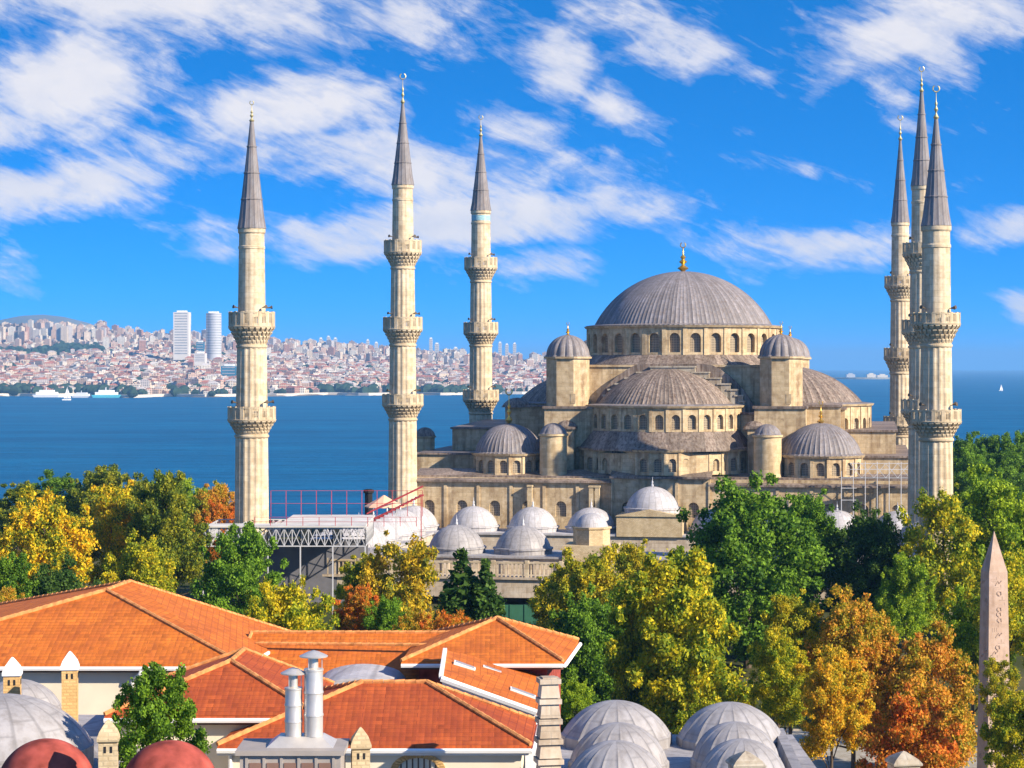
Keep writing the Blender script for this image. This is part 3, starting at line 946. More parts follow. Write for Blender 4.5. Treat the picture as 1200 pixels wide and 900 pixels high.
def minaret(px, Y, label, tip, fin_b, cone_b, cone_h, shafts, balcs, base_y, zbase, group='minarets of the mosque', tint=False):
    """shafts: list of (y_top, y_bottom, half_top, half_bottom) in picture px; balcs: (y_top, y_mid, y_low, half)"""
    s = Y / F
    x = (px - 600) * s
    zz = lambda py: CZ - (py - 430) * s - zbase
    t = thing('minaret', label, 'minaret', (x, Y, zbase), 0, group)
    # shaft: flat strips with shallow grooves between
    b = MB()
    groove = lambda k, N: 1.0 if k % 4 in (0, 1) else 0.955
    shafts = list(shafts)
    for i, (y0, y1, h0, h1) in enumerate(shafts):
        low = i == len(shafts) - 1
        zb = 0 if low else zz(y1) - .6
        hb = h1 if not low else h1 * 1.02
        b.lathe([(hb * s, zb), (h0 * s, zz(y0) + .3)], 64, mod=groove if i > 0 else (lambda k, N: 1.0 if k % 4 in (0, 1) else .985))
    # mouldings
    b.lathe([(shafts[0][2] * s * 1.0, zz(cone_b) - 2.6), (shafts[0][2] * s * 1.07, zz(cone_b) - 2.5), (shafts[0][2] * s * 1.07, zz(cone_b) - 2.2), (shafts[0][2] * s, zz(cone_b) - 2.1)], 32, cap=False)
    b.lathe([(shafts[0][2] * s * 1.0, zz(cone_b) - .7), (shafts[0][2] * s * 1.1, zz(cone_b) - .5), (shafts[0][2] * s * 1.1, zz(cone_b) - .03)], 32, cap=False)
    b.build('shaft', M['minaret'], t, smooth=True, angle=20)
    if tint:
        b = MB(); b.lathe([(shafts[0][2] * s * 1.02, zz(cone_b) - 1.9), (shafts[0][2] * s * 1.02, zz(cone_b) - .9)], 32); b.build('tile_band', M['tile_blue'], t, smooth=True)
    # spire
    b = MB()
    h0 = cone_h * s
    zt, z0 = zz(fin_b), zz(cone_b)
    prof = [(h0 * .9, z0 - .05), (h0 * 1.07, z0), (h0 * 1.04, z0 + .25)]
    for k in range(1, 13):
        f = k / 12
        r = h0 * (1 - f) ** 1.04 + .22 * f
        prof.append((r, z0 + .25 + (zt - z0 - .25) * f))
        if k % 3 == 0 and k < 12:
            prof += [(r + .07, prof[-1][1] + .03), (r + .07, prof[-1][1] + .16), (r - .02, prof[-1][1] + .2)]
    b.lathe(prof, 48, mod=lambda k, N: 1.035 if k % 3 == 0 else 1.0)
    b.build('spire', M['lead_spire'], t, smooth=True, angle=25)
    b = MB(); finial(b, 0, 0, zt - .3, zz(tip), max(.34, 2.6 * s)); b.build('finial', M['verdigris'], t, smooth=True)
    # balconies
    for (yt, ym, yl, half) in balcs:
        Rb = half * s
        sh = min(shafts, key=lambda q: abs(q[0] - yl))
        Rs = sh[2] * s
        zt_, zm, zl = zz(yt), zz(ym), zz(yl)
        b = MB()
        tiers = 4
        N = 24
        b.lathe([(Rs * .98, zl - .5), (Rs * 1.08, zl - .3), (Rs * 1.08, zl - .1), (Rs * 1.0, zl)] + [(Rs + (Rb - Rs) * .72 * (q / 6) ** 1.2, zl + (zm - zl) * q / 6) for q in range(1, 7)] + [(Rb * .86, zm)], 48)
        for k in range(tiers):
            za, zb = zl + (zm - zl) * k / tiers, zl + (zm - zl) * (k + 1) / tiers
            r1 = Rs + (Rb - Rs) * ((k + 1) / tiers) ** 1.15
            for q in range(N):
                a0 = 2 * PI * (q + .5 * (k % 2)) / N
                w = r1 * 2 * PI / N * .33
                o = Vector((math.cos(a0), math.sin(a0), 0)); tt = Vector((-o.y, o.x, 0))
                vs = []
                for (rr, ww, z) in ((Rs * .9, w * .9, za), (r1 * .9, w * .5, za + (zb - za) * .1), (r1, w, zb - (zb - za) * .25), (r1, w, zb), (Rs * .9, w, zb)):
                    vs += [o * rr - tt * ww + Vector((0, 0, z)), o * rr + tt * ww + Vector((0, 0, z))]
                b.add(vs, [(0, 1, 3, 2), (2, 3, 5, 4), (4, 5, 7, 6), (6, 7, 9, 8), (0, 2, 4, 6, 8), (1, 9, 7, 5, 3)])
        b.lathe([(Rs * .9, zm - .02), (Rb * 1.01, zm), (Rb * 1.03, zm + .16), (Rb * 1.0, zm + .2), (Rs * .9, zm + .22)], 48)
        bal = b.build('balcony', M['minaret_carved'], t)
        p = MB()
        NP = 16
        for q in range(NP):
            a0 = 2 * PI * q / NP + .1
            o = Vector((math.cos(a0), math.sin(a0), 0)); tt = Vector((-o.y, o.x, 0))
            rot = lambda r_: Matrix(((tt.x, o.x, 0, o.x * r_), (tt.y, o.y, 0, o.y * r_), (0, 0, 1, 0), (0, 0, 0, 1)))
            ws = Rb * 2 * PI / NP
            p.box(-ws * .17, ws * .17, -.22, 0, zm + .2, zt_ + .08, rot(Rb))
            # pierced panel: bars with gaps between the posts
            for e in range(4):
                xx = ws * (.17 + .66 * (e + .5) / 4)
                p.box(xx - ws * .045, xx + ws * .045, -.22, -.12, zm + .2, zt_ - .1, rot(Rb))
        p.lathe([(Rb * .93, zt_ - .18), (Rb, zt_ - .18), (Rb * 1.01, zt_), (Rb * .93, zt_)], 48, cap=False)
        p.lathe([(Rb * .90, zm + .1), (Rb * .985, zm + .1), (Rb * .985, zm + (zt_ - zm) * .28), (Rb * .90, zm + (zt_ - zm) * .28)], 48, cap=False)
        p.build('parapet', M['minaret_carved'], bal)
        for q, ang in enumerate((-2.5, -.7, .4)):
            z = zt_ + .5
            rr = Rs * 1.0
            mm = Matrix.Translation((rr * math.cos(ang), rr * math.sin(ang), z)) @ Matrix.Rotation(ang - PI / 2, 4, 'Z')
            share('loudspeaker', SPK_ME, bal, mm)
    return t


M['tile_blue'] = plain('turquoise_tile_band', (0.30, 0.50, 0.52), .5, .4, var=.3, scale=3)
minaret(295, 258, 'stout minaret with two balconies rising alone over the water, leftmost of all', 118, 142, 268, 15.5,
        [(268, 367, 14.6, 16.2), (400, 478, 17, 18.6), (506, 612, 18.8, 20.3)],
        [(366, 384, 404, 27), (477, 493, 509, 28)], 612, 27)
minaret(472, 333, 'tall slim minaret with three balconies left of the mosque, second from the left', 86, 122, 217, 12.3,
        [(217, 283, 11.6, 12.6), (310, 373, 13.6, 14.6), (400, 463, 15.0, 15.8), (486, 594, 16, 17.2)],
        [(282, 297, 313, 22), (372, 387, 403, 23), (462, 475, 490, 24)], 594, 27)
minaret(563.5, 395, 'minaret with three balconies behind the small left dome and a turquoise band under its spire', 135, 160, 247, 11.3,
        [(247, 303, 10.8, 11.5), (327, 379, 12, 12.8), (402, 458, 12.9, 13.4), (481, 520, 13.4, 14)],
        [(302, 315, 329, 19.3), (378, 391, 404, 20.2), (457, 469, 483, 21)], 520, 27, tint=True)
minaret(1097, 243, 'stoutest minaret with two balconies and a wide dark spire, in front of the right cluster', 100, 140, 265, 16.4,
        [(265, 368, 16.0, 17.2), (400, 481, 17.6, 19), (510, 600, 19, 20.4)],
        [(367, 381, 403, 28), (480, 495, 513, 29)], 600, 26)
minaret(1080, 302, 'tallest minaret of the right cluster, half hidden behind the stout one', 78, 108, 218, 11.8,
        [(218, 287, 11.2, 12.2), (316, 376, 13.2, 14), (403, 469, 14.4, 15), (497, 600, 15.2, 16.4)],
        [(285, 299, 317, 22), (375, 390, 405, 23), (468, 483, 499, 24)], 600, 27)
minaret(1055, 385, 'slender minaret with three balconies at the left of the right cluster, beside the open sea', 135, 165, 261, 10.2,
        [(261, 325, 9.8, 10.6), (350, 409, 11, 11.8), (434, 490, 11.8, 12.4), (495, 520, 12.6, 13)],
        [(324, 336, 351, 18.3), (408, 420, 436, 19), (488, 499, 510, 19.6)], 520, 27)

# ------------------------------------------------------------------ the mosque, in its own frame: u right, v away, z up from its base
TH = R(9.5)
OX, OY, OZ = 29.2, 358.0, 27.0
RX, RY = math.cos(TH), -math.sin(TH)
AX, AY = math.sin(TH), math.cos(TH)


def mu(px, v):
    t = (px - 600.0) / F
    return (t * (OY + v * AY) - OX - v * AX) / (RX - t * RY)


def mzz(py, v, u=0.0):
    return CZ - (py - 430.0) * (OY + u * RY + v * AY) / F - OZ


def mY(v, u=0.0):
    return OY + u * RY + v * AY


mosque = thing('mosque', 'great domed stone mosque with grey half domes stepping down from its main dome', 'mosque', (OX, OY, OZ), -TH)


def windows(parent, w, z0, zs, places, mat=None):
    me = pane_mesh('window', w, z0, zs, mat or M['lattice'])
    for Mx in places:
        share('window', me, parent, Mx)


def drum(name, Rr, n, z0, z1, w, sill, spring, parent, c=(0, 0), ks=None, mat='stone', depth=.55, trim=True, phi0=0.0):
    """faceted drum with an arched window in every side (or the sides ks)"""
    b = MB()
    H = z1 - z0
    pl = []
    for k in range(n):
        Mx, W, ph = ring_M(Rr, n, k, z0, c, phi0)
        if ks is None or k in ks:
            facet(b, W, H, [(W / 2, w, sill, spring)], depth, Mx)
            pl.append(Mx @ Matrix.Translation((W / 2, depth - .02, 0)))
            # pilaster between two windows
            b.box(-.1 * W, .1 * W, -.07, .1, 0, H, Mx)
        else:
            facet(b, W, H, [], depth, Mx)
    if trim:
        q = 1 / math.cos(PI / n)
        b.lathe([(Rr * q, z1 - .02), ((Rr + .35) * q, z1 + .02), ((Rr + .55) * q, z1 + .35), (Rr * q - .5, z1 + .36)], n, c, phase=-PI / 2 + PI / n + phi0, cap=False)
    o = b.build(name, M[mat], parent)
    windows(o, w, sill, spring, pl)
    return o


def gild(parent, x, y, z0, z1, r):
    b = MB()
    finial(b, x, y, z0, z1, r)
    return b.build('finial', M['gold'], parent, smooth=True)


def local_obj(b, name, mat, parent, c, z, smooth=False, angle=40):
    """object with its own origin at c, z so that round patterns run about its axis"""
    o = b.build(name, mat, parent, smooth, angle)
    o.location = (c[0], c[1], z)
    return o


def dome(name, c, z, Rb, H, N, per, ribh, mat, parent, scal=None, rings=18, eave=.35):
    b = MB()
    pr = [(Rb + eave, -.12), (Rb + eave, .1), (Rb + .02, .28)] + cap_profile(Rb, H - .28, .28, rings)
    b.lathe(pr, N, mod=scallop(scal, ribh) if scal else ribmod(per, ribh))
    return local_obj(b, name, mat, parent, c, z, True, 30)


# main dome on its windowed drum
zd0, zd1 = mzz(416, -16), mzz(383.5, -16)
drum('drum', 16.3, 30, zd0, zd1, 1.75, .45, 2.75, mosque, mat='stone', depth=.7)
md = dome('main_dome', (0, 0), zd1 + .38, 15.0, mzz(318, 0) - zd1 - .38, 512, 4, .006, M['lead'], mosque, rings=26, eave=1.5)
gild(md, 0, 0, mzz(318, 0) - zd1 - .5, mzz(284, 0) - zd1 - .38, 1.0)
b = MB()
b.lathe([(18.4, mzz(429, -17)), (18.3, mzz(427, -17)), (16.4, zd0 + .05)], 60, cap=False)
b.build('drum_skirt', M['lead_brown'], mosque, smooth=True, angle=20)

# central block under the dome, its stepped front and side arches
ZB = mzz(430, -17.5)
ZL = mzz(476, -17.5)
S = 17.3
b = MB()
b.box(-S, S, -S, S, 0, ZB)
b.box(-S - .25, S + .25, -S - .25, S + .25, ZB + .003, ZB + .35)
b.build('wall', M['stone'], mosque)
mid = mu(782, -17.5)


def arch_front(name, Mx):
    """curved lead-covered arch against the block with a stepped stone buttress in front"""
    b = MB()
    Rr = 14.5
    zc = ZL - 6.4
    outer = [(Rr * math.cos(PI - PI * k / 28), zc + Rr * math.sin(PI - PI * k / 28)) for k in range(29)]
    outer = [(p[0], min(p[1], ZB + .5)) for p in outer if p[1] > ZL - 3]
    poly = [(p[0], p[1]) for p in outer]
    poly = [(poly[0][0], ZL - 3.2)] + poly + [(poly[-1][0], ZL - 3.2)]
    b.slab(poly[::-1], -S - 1.3, -S + .3, Mx)
    a = b.build(name, M['lead_brown'], mosque)
    b = MB()
    steps = 7
    w0, w1 = 11.2, 3.6
    for k in range(steps):
        xo = 3.6 + 8.0 * (1 - (k / (steps - 1)) ** 1.8)
        za = ZL - .2 + (ZB + .1 - ZL) * (k / steps)
        zb = ZL - .2 + (ZB + .1 - ZL) * ((k + 1) / steps)
        nx = 3.6 + 8.0 * (1 - ((k + 1) / (steps - 1)) ** 1.8) if k < steps - 1 else 0
        for sg in (-1, 1):
            x0, x1 = sorted((sg * xo, sg * max(nx - .5, 0)))
            b.box(x0, x1, -S - 2.6, -S - 1.25, ZL - 1.0, zb, Mx)
            b.box(x0 - .12, x1 + .12, -S - 2.75, -S - 1.2, zb + .003, zb + .25, Mx)
    b.build('stepped_buttress', M['rough'], a)
    return a


arch_front('great_arch', Matrix.Identity(4))
arch_front('great_arch', Matrix.Rotation(R(90), 4, 'Z'))
arch_front('great_arch', Matrix.Rotation(R(-90), 4, 'Z'))

# weight towers at the corners of the block
zt0, zt1 = mzz(480, -19), mzz(420.5, -19)
for (u, v) in ((mu(665.5, -19.0), -19.0), (mu(915.5, -19.0), -19.0), (-17.5, 18.5), (17.5, 18.5)):
    b = MB()
    Rt = 3.35
    q = 1 / math.cos(PI / 8)
    b.lathe([(Rt * q, zt0 - 6), (Rt * q, zt1), ], 8, phase=PI / 8)
    b.lathe([(Rt * q, zt1 - .02), ((Rt + .35) * q, zt1 + .05), ((Rt + .4) * q, zt1 + .35), (Rt * q - .4, zt1 + .36)], 8, phase=PI / 8, cap=False)
    b.box(.9, 1.7, -Rt - .04, -Rt + .1, zt0 + 1.0, zt0 + 2.6)
    tw = local_obj(b, 'weight_tower', M['stone'], mosque, (u, v), 0)
    b = MB()
    pr = [(Rt * 1.07, 0), (Rt * 1.05, .25)] + cap_profile(Rt * 1.02, 3.3, .25, 12)
    b.lathe(pr, 128, mod=scallop(16, .075))
    dm = local_obj(b, 'dome', M['lead_white'] if False else M['lead'], tw, (0, 0), zt1 + .36, True, 50)
    gd = MB()
    finial(gd, 0, 0, zt1 + 3.5, zt1 + 6.0, .55)
    gd.build('finial', M['gold'], tw, smooth=True)

# half domes: front, left, right
zh0, zh1 = mzz(506, -29), mzz(478.5, -29)


def half_dome(c, Rd, Rb, H, n, ks, z0, z1):
    d = dome('half_dome', c, z1 + .36, Rb, H, 384, 4, .010, M['lead_brown'], mosque, rings=20, eave=.25)
    b = MB()
    b.lathe([(Rd + .35, z1 + .33), (Rd + .3, z1 + .42), (Rb, z1 + .62)], 96, c, cap=False)
    b.build('eaves', M['lead'], mosque, smooth=True, angle=20)
    drum('half_dome_drum', Rd, n, z0, z1, 1.35, .35, 2.0, mosque, c=c, ks=ks, depth=.55)
    return d


hv = -17.6
hc = (mu(781, hv), hv)
half_dome(hc, 12.5, 10.9, mzz(430.5, hv) - zh1 - .36, 30, [k for k in range(30) if k <= 7 or k >= 23], zh0, zh1)
zs0, zs1 = mzz(500, 0, 25), mzz(475, 0, 25)
half_dome((17.4, .6), 14.2, 12.6, 6.3, 32, list(range(0, 17)), zs0 - 1, zs1)
half_dome((-17.4, .6), 12.6, 11.0, 5.2, 32, list(range(16, 32)) + [0], zs0 - 1, zs1)

# three exedrae under the front half dome
ze0, ze1 = mzz(557, -31), mzz(530, -31)
for ang, Rr, dist in ((-62, 5.6, 8.6), (62, 5.6, 8.6), (0, 6.2, 8.2)):
    c = (hc[0] + dist * math.sin(R(ang)), hc[1] - dist * math.cos(R(ang)))
    drum('exedra', Rr + .4, 18, ze0, ze1, 1.25, .55, 2.0, mosque, c=c, ks=[k for k in range(18) if k <= 5 or k >= 13], depth=.5, phi0=R(0))
    dome('exedra_dome', c, ze1 + .36, Rr + .1, zh0 - ze1 + .35, 160, 4, .012, M['lead_brown'], mosque, rings=12, eave=.8)
b = MB()
b.lathe([(12.8, ze1 + .3), (12.4, zh0 + .02)], 60, hc, cap=False)
b.lathe([(12.7, ze0), (12.7, ze1 + .35)], 60, hc)
b.build('half_dome_base', M['lead_brown'], mosque, smooth=True)
# the lead apron that ties the exedrae together, over a plain round wall
b = MB()
b.lathe([(14.6, ze1 + .1), (14.6, ze1 + .36), (12.45, zh0 + .05)], 72, hc, cap=False)
b.build('apron_roof', M['lead_brown'], mosque, smooth=True, angle=20)
drum('apron_wall', 13.7, 36, ze0, ze1 - .25, 1.2, .55, 1.9, mosque, c=hc, ks=[4, 5, 31, 32, 8, 28], trim=False)

# lower terraces: side galleries, corner blocks
ZT = mzz(558.5, -31)           # the terrace over the front gallery
uL, uR = mu(484, -31), mu(1072, -31)


def block(name, px0, px1, py_top, v0, v1, mat='stone', roof='lead_brown', cap=.3, z0=0.0, over=.3, slope=0.0):
    u0, u1 = mu(px0, v0), mu(px1, v0)
    z = mzz(py_top, v0, (u0 + u1) / 2)
    b = MB()
    b.box(u0, u1, v0, v1, z0, z)
    o = b.build(name, M[mat], mosque)
    b = MB()
    b.add([(u0 - over, v0 - over, z + .002), (u1 + over, v0 - over, z + .002), (u1 + over, v1, z + .002), (u0 - over, v1, z + .002),
           (u0 - over, v0 - over, z + cap), (u1 + over, v0 - over, z + cap), (u1 + over, v1, z + cap + slope), (u0 - over, v1, z + cap + slope)],
          [(3, 2, 1, 0), (4, 5, 6, 7), (0, 1, 5, 4), (1, 2, 6, 5), (2, 3, 7, 6), (3, 0, 4, 7)])
    b.build('roof', M[roof], o)
    return o


# main body of the hall
b = MB()
b.box(uL, uR, -31, 30, 0, ZT - .4)
b.build('hall_body', M['stone'], mosque)
b = MB()
b.box(uL - .3, uR + .3, -30.4, 30.4, ZT - .39, ZT - .1)
b.build('terrace_roof', M['lead_brown'], mosque)
block('gallery_block', 488, 640, 533, -20, 28)
block('gallery_block', 920, 1066, 536, -20, 28)
block('gallery_block', 530, 640, 503, -10, 24, slope=.5)
block('gallery_block', 985, 1050, 506, -12, 24, slope=.5)
block('buttress_block', 592, 641, 477, -13, 12, slope=.4)
block('buttress_block', 925, 990, 480, -13, 12, slope=.4)
block('buttress_block', 638, 696, 479, -22.9, -10, cap=.4)
block('buttress_block', 884, 944, 479, -22.9, -10, cap=.4)
block('buttress_block', 868, 884, 486, -20.5, -10, cap=.4)
block('buttress_block', 655, 672, 503, -25.5, -19, slope=.6)
block('buttress_block', 876, 892, 503, -25.5, -19, slope=.6)
block('buttress_block', 925, 985, 477, -15.5, -12.5, slope=.3)
# rounded lead caps on two of the blocks
for px, py, v, r, h in ((604, 478, -13, 2.6, 1.6), (663, 503, -24, 1.9, 1.4), (884, 503, -24, 1.9, 1.4)):
    b = MB()
    b.lathe(cap_profile(r, h, 0, 8), 32)
    local_obj(b, 'roof_cap', M['lead_brown'], mosque, (mu(px, v), v + 1.5), mzz(py, v), True)
# little domed kiosk at the left end of the gallery, two chimney-like caps
b = MB()
b.lathe([(1.7, 0), (1.7, 2.6), (1.95, 2.7), (1.95, 2.9)], 8)
ko = local_obj(b, 'kiosk', M['stone'], mosque, (mu(498, -8), -8), mzz(533, -8))
b = MB(); b.lathe(cap_profile(1.8, 1.5, 0, 8), 24); local_obj(b, 'dome', M['lead_brown'], ko, (0, 0), 2.9, True)

# corner domes on octagonal drums
for px, Rb, H, fin in ((596.5, 5.35, 4.7, 455), (962, 6.2, 5.0, 470)):
    v = -23.5
    c = (mu(px, v), v)
    z0, z1 = mzz(560, -29), mzz(536, -29)
    drum('corner_drum', Rb + .15, 16, z0, z1, 1.3, .5, 1.9, mosque, c=c, depth=.45)
    d = dome('corner_dome', c, z1 + .36, Rb, H, 192, 4, .02, M['lead'] if px < 700 else M['lead'], mosque, rings=16, eave=.35)
    gild(d, 0, 0, H - .2, mzz(fin, v, c[0]) - z1 - .36, .62)

# round stair turrets
for px in (648.5, 899.5):
    v = -27.5
    c = (mu(px, v), v)
    zb, zt = mzz(572, v), mzz(512, v)
    b = MB()
    b.lathe([(2.25, -4), (2.15, zt - zb), (2.4, zt - zb + .1), (2.4, zt - zb + .4), (2.0, zt - zb + .42)], 32)
    t_ = local_obj(b, 'stair_turret', M['stone_round'], mosque, c, zb, True, 30)
    b = MB()
    b.lathe([(2.3, 0)] + cap_profile(2.1, 1.6, .1, 10), 96, mod=scallop(12, .06))
    local_obj(b, 'dome', M['lead'], t_, (0, 0), zt - zb + .42, True, 50)

# front wall over the courtyard portico, with its arched windows and sloping lead cornice
for px0, px1, pyt, vv in ((484, 716, 565, -31.6), (716, 832, 561, -32.0), (832, 1072, 571, -31.6)):
    u0, u1 = mu(px0, vv), mu(px1, vv)
    z1 = mzz(pyt, vv, (u0 + u1) / 2)
    b = MB()
    ops = []
    pl = []
    Mx = Matrix.Translation((u0, vv, 0))
    zs = mzz(598, vv)
    nwin = max(2, int((u1 - u0) / 4.7))
    for k in range(nwin):
        xc = (u1 - u0) * (k + .5) / nwin
        ops.append((xc, 1.7, mzz(607, vv), mzz(595, vv)))
        pl.append(Mx @ Matrix.Translation((xc, .43, 0)))
    facet(b, u1 - u0, z1, ops, .45, Mx)
    b.box(u0, u1, vv + .46, -31.0, 0, z1)
    for k in range(nwin + 1):
        xk = u0 + (u1 - u0) * k / nwin
        b.box(max(u0, xk - .25), min(u1, xk + .25), vv - .18, vv + .2, 0, z1 - .4)
    fw = b.build('front_wall', M['stone'], mosque)
    windows(fw, 1.7, mzz(607, vv), mzz(595, vv), pl)
    b = MB()
    b.add([(u0 - .2, vv - .6, z1 + .002), (u1 + .2, vv - .6, z1 + .002), (u1 + .2, vv + 6.5, z1 + 1.5), (u0 - .2, vv + 6.5, z1 + 1.5),
           (u0 - .2, vv - .6, z1 + .3), (u1 + .2, vv - .6, z1 + .3), (u1 + .2, vv + 6.5, z1 + 1.8), (u0 - .2, vv + 6.5, z1 + 1.8)],
          [(3, 2, 1, 0), (4, 5, 6, 7), (0, 1, 5, 4), (1, 2, 6, 5), (2, 3, 7, 6), (3, 0, 4, 7)])
    b.build('cornice_roof', M['lead_brown'], fw)
for px in (621, 693, 700):
    b = MB()
    v = -32.5
    u = mu(px, v)
    b.box(u - .35, u + .35, v - .3, v + .5, mzz(600, v), mzz(572, v)); b.box(u - .45, u + .45, v - .4, v + .6, mzz(572, v) + .002, mzz(570, v))
    b.build('wall_chimney', M['ochre_pale'], mosque)

# ------------------------------------------------------------------ courtyard with its ring of small domes
court = thing('courtyard_arcade', 'courtyard of the mosque ringed by small pale lead domes, between the trees and the hall', 'courtyard', (OX, OY, OZ), -TH)
CU0, CU1 = mu(478, -36) - 3, mu(1090, -36) + 3
VF, VN = -32.2, -103.0
ZR = mzz(626, -36)           # roof of the far portico
b = MB()
b.box(CU0, CU1, VF - 9, VF - .05, 0, ZR)
b.box(CU0, CU0 + 8, VN + 9, VF - 9.02, 0, ZR)
b.box(CU1 - 8, CU1, VN + 9, VF - 9.02, 0, ZR)
b.build('portico', M['court'], court)
b = MB()
for (x0, x1, y0, y1) in ((CU0, CU1, VF - 9.3, VF - .3), (CU0 - .3, CU0 + 8.3, VN + 9.1, VF - 9.4), (CU1 - 8.3, CU1 + .3, VN + 9.1, VF - 9.4)):
    b.box(x0, x1, y0, y1, ZR + .003, ZR + .3)
b.build('roof', M['lead_white'], court)
SMALL = MB()
SMALL.lathe([(3.95, 0), (3.95, .55), (4.1, .6), (4.1, .8), (3.8, .85)] + cap_profile(3.75, 2.9, .85, 12), 96, mod=ribmod(4, .006))
sd_me = SMALL.build('portico_dome', M['lead_white'], court, True, 30)
first = True


def small_dome(u, v, z, mat, sc=1.0, fin=True):
    global first
    if first:
        o = sd_me
        first = False
    else:
        o = sd_me.copy()
        COL.objects.link(o)
    o.location = (u, v, z)
    o.scale = (sc, sc, sc)
    o.rotation_euler = (0, 0, random.uniform(0, 6))
    o.material_slots[0].link = 'OBJECT'
    o.material_slots[0].material = mat
    if fin:
        b = MB()
        b.lathe([(.12, 3.6), (.22, 3.9), (.1, 4.15), (.16, 4.4), (.05, 4.6), (.03, 5.1)], 8)
        f_ = b.build('finial', M['steel_paint'], o, True)


vfar = VF - 4.6
for px in (485, 555, 624.5, 693):
    small_dome(mu(px, vfar), vfar, ZR + .3, M['lead_white'])
for px in (838, 908, 981, 1052):
    small_dome(mu(px, vfar), vfar, ZR + .3, M['lead_white'])
# raised bay before the hall door
cb = (mu(764.5, vfar), vfar)
b = MB()
zq = mzz(603, vfar)
b.box(cb[0] - 5.0, cb[0] + 5.0, vfar - 4.8, vfar + 4.4, ZR, zq)
b.slab([(cb[0] - 5.2, zq), (cb[0] + 5.2, zq), (cb[0], zq + 1.1)][::1], vfar - 5.0, vfar + 4.4)
b.build('portal_bay', M['ochre_pale'], court)
small_dome(cb[0], cb[1], zq + .25, M['lead_white'], 1.08)
for v in range(6):
    vv = VF - 14 - v * 8.8
    small_dome(CU0 + 4, vv, ZR + .3, M['lead_white'])
    small_dome(CU1 - 4, vv, ZR + .3, M['lead_white'])
# near wing toward the park, with a balustrade
ZN = mzz(656, VN)
b = MB()
b.box(CU0, CU1, VN, VN + 9, 0, ZN)
for k in range(24):      # shallow pilasters
    x = CU0 + (CU1 - CU0) * k / 23
    b.box(x - .35, x + .35, VN - .25, VN + .05, 0, ZN - .3)
near = b.build('near_wing', M['court'], court)
b = MB()
b.box(CU0 - .3, CU1 + .3, VN - .4, VN + 9.2, ZN + .003, ZN + .25)
b.build('roof', M['lead_grey'], near)
for k in (0, 1, 4, 5, 6):
    px = 535 + 78 * (k)
    u = mu(px, VN + 4.6)
    if CU0 + 4 < u < CU1 - 4 and not (660 < px < 730):
        small_dome(u, VN + 4.6, ZN + .25, M['lead_grey'], .92)  # greyer lead here carries the shade on the near domes in its colour
# gate turret with its small dome
g0 = mu(690, VN)
b = MB()
b.box(g0 - 3.2, g0 + 3.2, VN - .6, VN + 6, 0, mzz(640, VN))
b.lathe([(2.3, mzz(640, VN)), (2.3, mzz(622, VN)), (2.5, mzz(621, VN)), (2.5, mzz(619, VN))], 8, (g0, VN + 2.6))
gt = b.build('gatehouse', M['ochre_pale'], court)
b = MB(); b.lathe(cap_profile(2.05, 1.65, 0, 10), 48, mod=ribmod(4, .01)); local_obj(b, 'dome', M['lead_white'], gt, (g0, VN + 2.6), mzz(619, VN), True)
# balustraded gallery in front of the wing
ZG1, ZG0 = mzz(660, VN - 4), mzz(681, VN - 4)
b = MB()
b.box(CU0, CU1, VN - 4, VN - .5, 0, ZG0)
b.box(CU0, CU1, VN - 4.3, VN - .5, ZG0 + .002, ZG0 + .3)
gal = b.build('gallery', M['court'], court)
b = MB()
b.box(CU0, CU1, VN - 4.15, VN - 3.85, ZG1 - .25, ZG1)
k = 0
x = CU0
while x < CU1:
    if k % 8 == 0:
        b.box(x - .25, x + .25, VN - 4.2, VN - 3.8, ZG0 + .3, ZG1 + .15)
    else:
        b.box(x - .09, x + .09, VN - 4.09, VN - 3.91, ZG0 + .3, ZG1 - .25)
    x += .52
    k += 1
b.build('balustrade', M['minaret'], gal)

# ------------------------------------------------------------------ temporary steel roof, stairs and scaffolds round the court
st = thing('temporary_shelter', 'flat white temporary roof on grey trusses at the foot of the leftmost minaret', 'shelter', (at(335, 700, 250).x, 250, 26))
o0 = Vector(st.location)


def trussed(b, p0, p1, h, n, w=.09):
    p0, p1 = Vector(p0), Vector(p1)
    up = Vector((0, 0, h))
    b.bar(p0, p1, w); b.bar(p0 + up, p1 + up, w)
    for k in range(n + 1):
        q = p0.lerp(p1, k / n)
        b.bar(q, q + up, w * .8)
        if k < n:
            q2 = p0.lerp(p1, (k + 1) / n)
            b.bar(q, q2 + up, w * .6); b.bar(q + up, q2, w * .6)


Yt = 246.0
L_, R_ = at(238, 640, Yt) - o0, at(428, 634, Yt) - o0
zr0, zr1 = at(0, 640, Yt).z - o0.z, at(0, 619, Yt).z - o0.z
b = MB()
trussed(b, (L_.x, L_.y, zr0), (R_.x, R_.y, zr0), zr1 - zr0, 20)
trussed(b, (L_.x, L_.y + 14, zr0), (R_.x, R_.y + 14, zr0), zr1 - zr0, 20)
for k in range(6):
    x = L_.x + (R_.x - L_.x) * k / 5
    b.bar((x, L_.y, -4), (x, L_.y, zr0), .1)
    trussed(b, (x, L_.y, zr0), (x, L_.y + 14, zr0), zr1 - zr0, 10)
b.build('truss', M['steel_paint'], st)
b = MB()
xm = at(310, 0, Yt).x - o0.x
b.box(L_.x, R_.x, L_.y - .3, L_.y + 3.5, zr1 + .1, zr1 + .3)
b.box(at(325, 0, Yt).x - o0.x, R_.x, L_.y + 3.5, L_.y + 18, zr1 + .1, zr1 + .32)
b.build('deck', M['deck'], st)
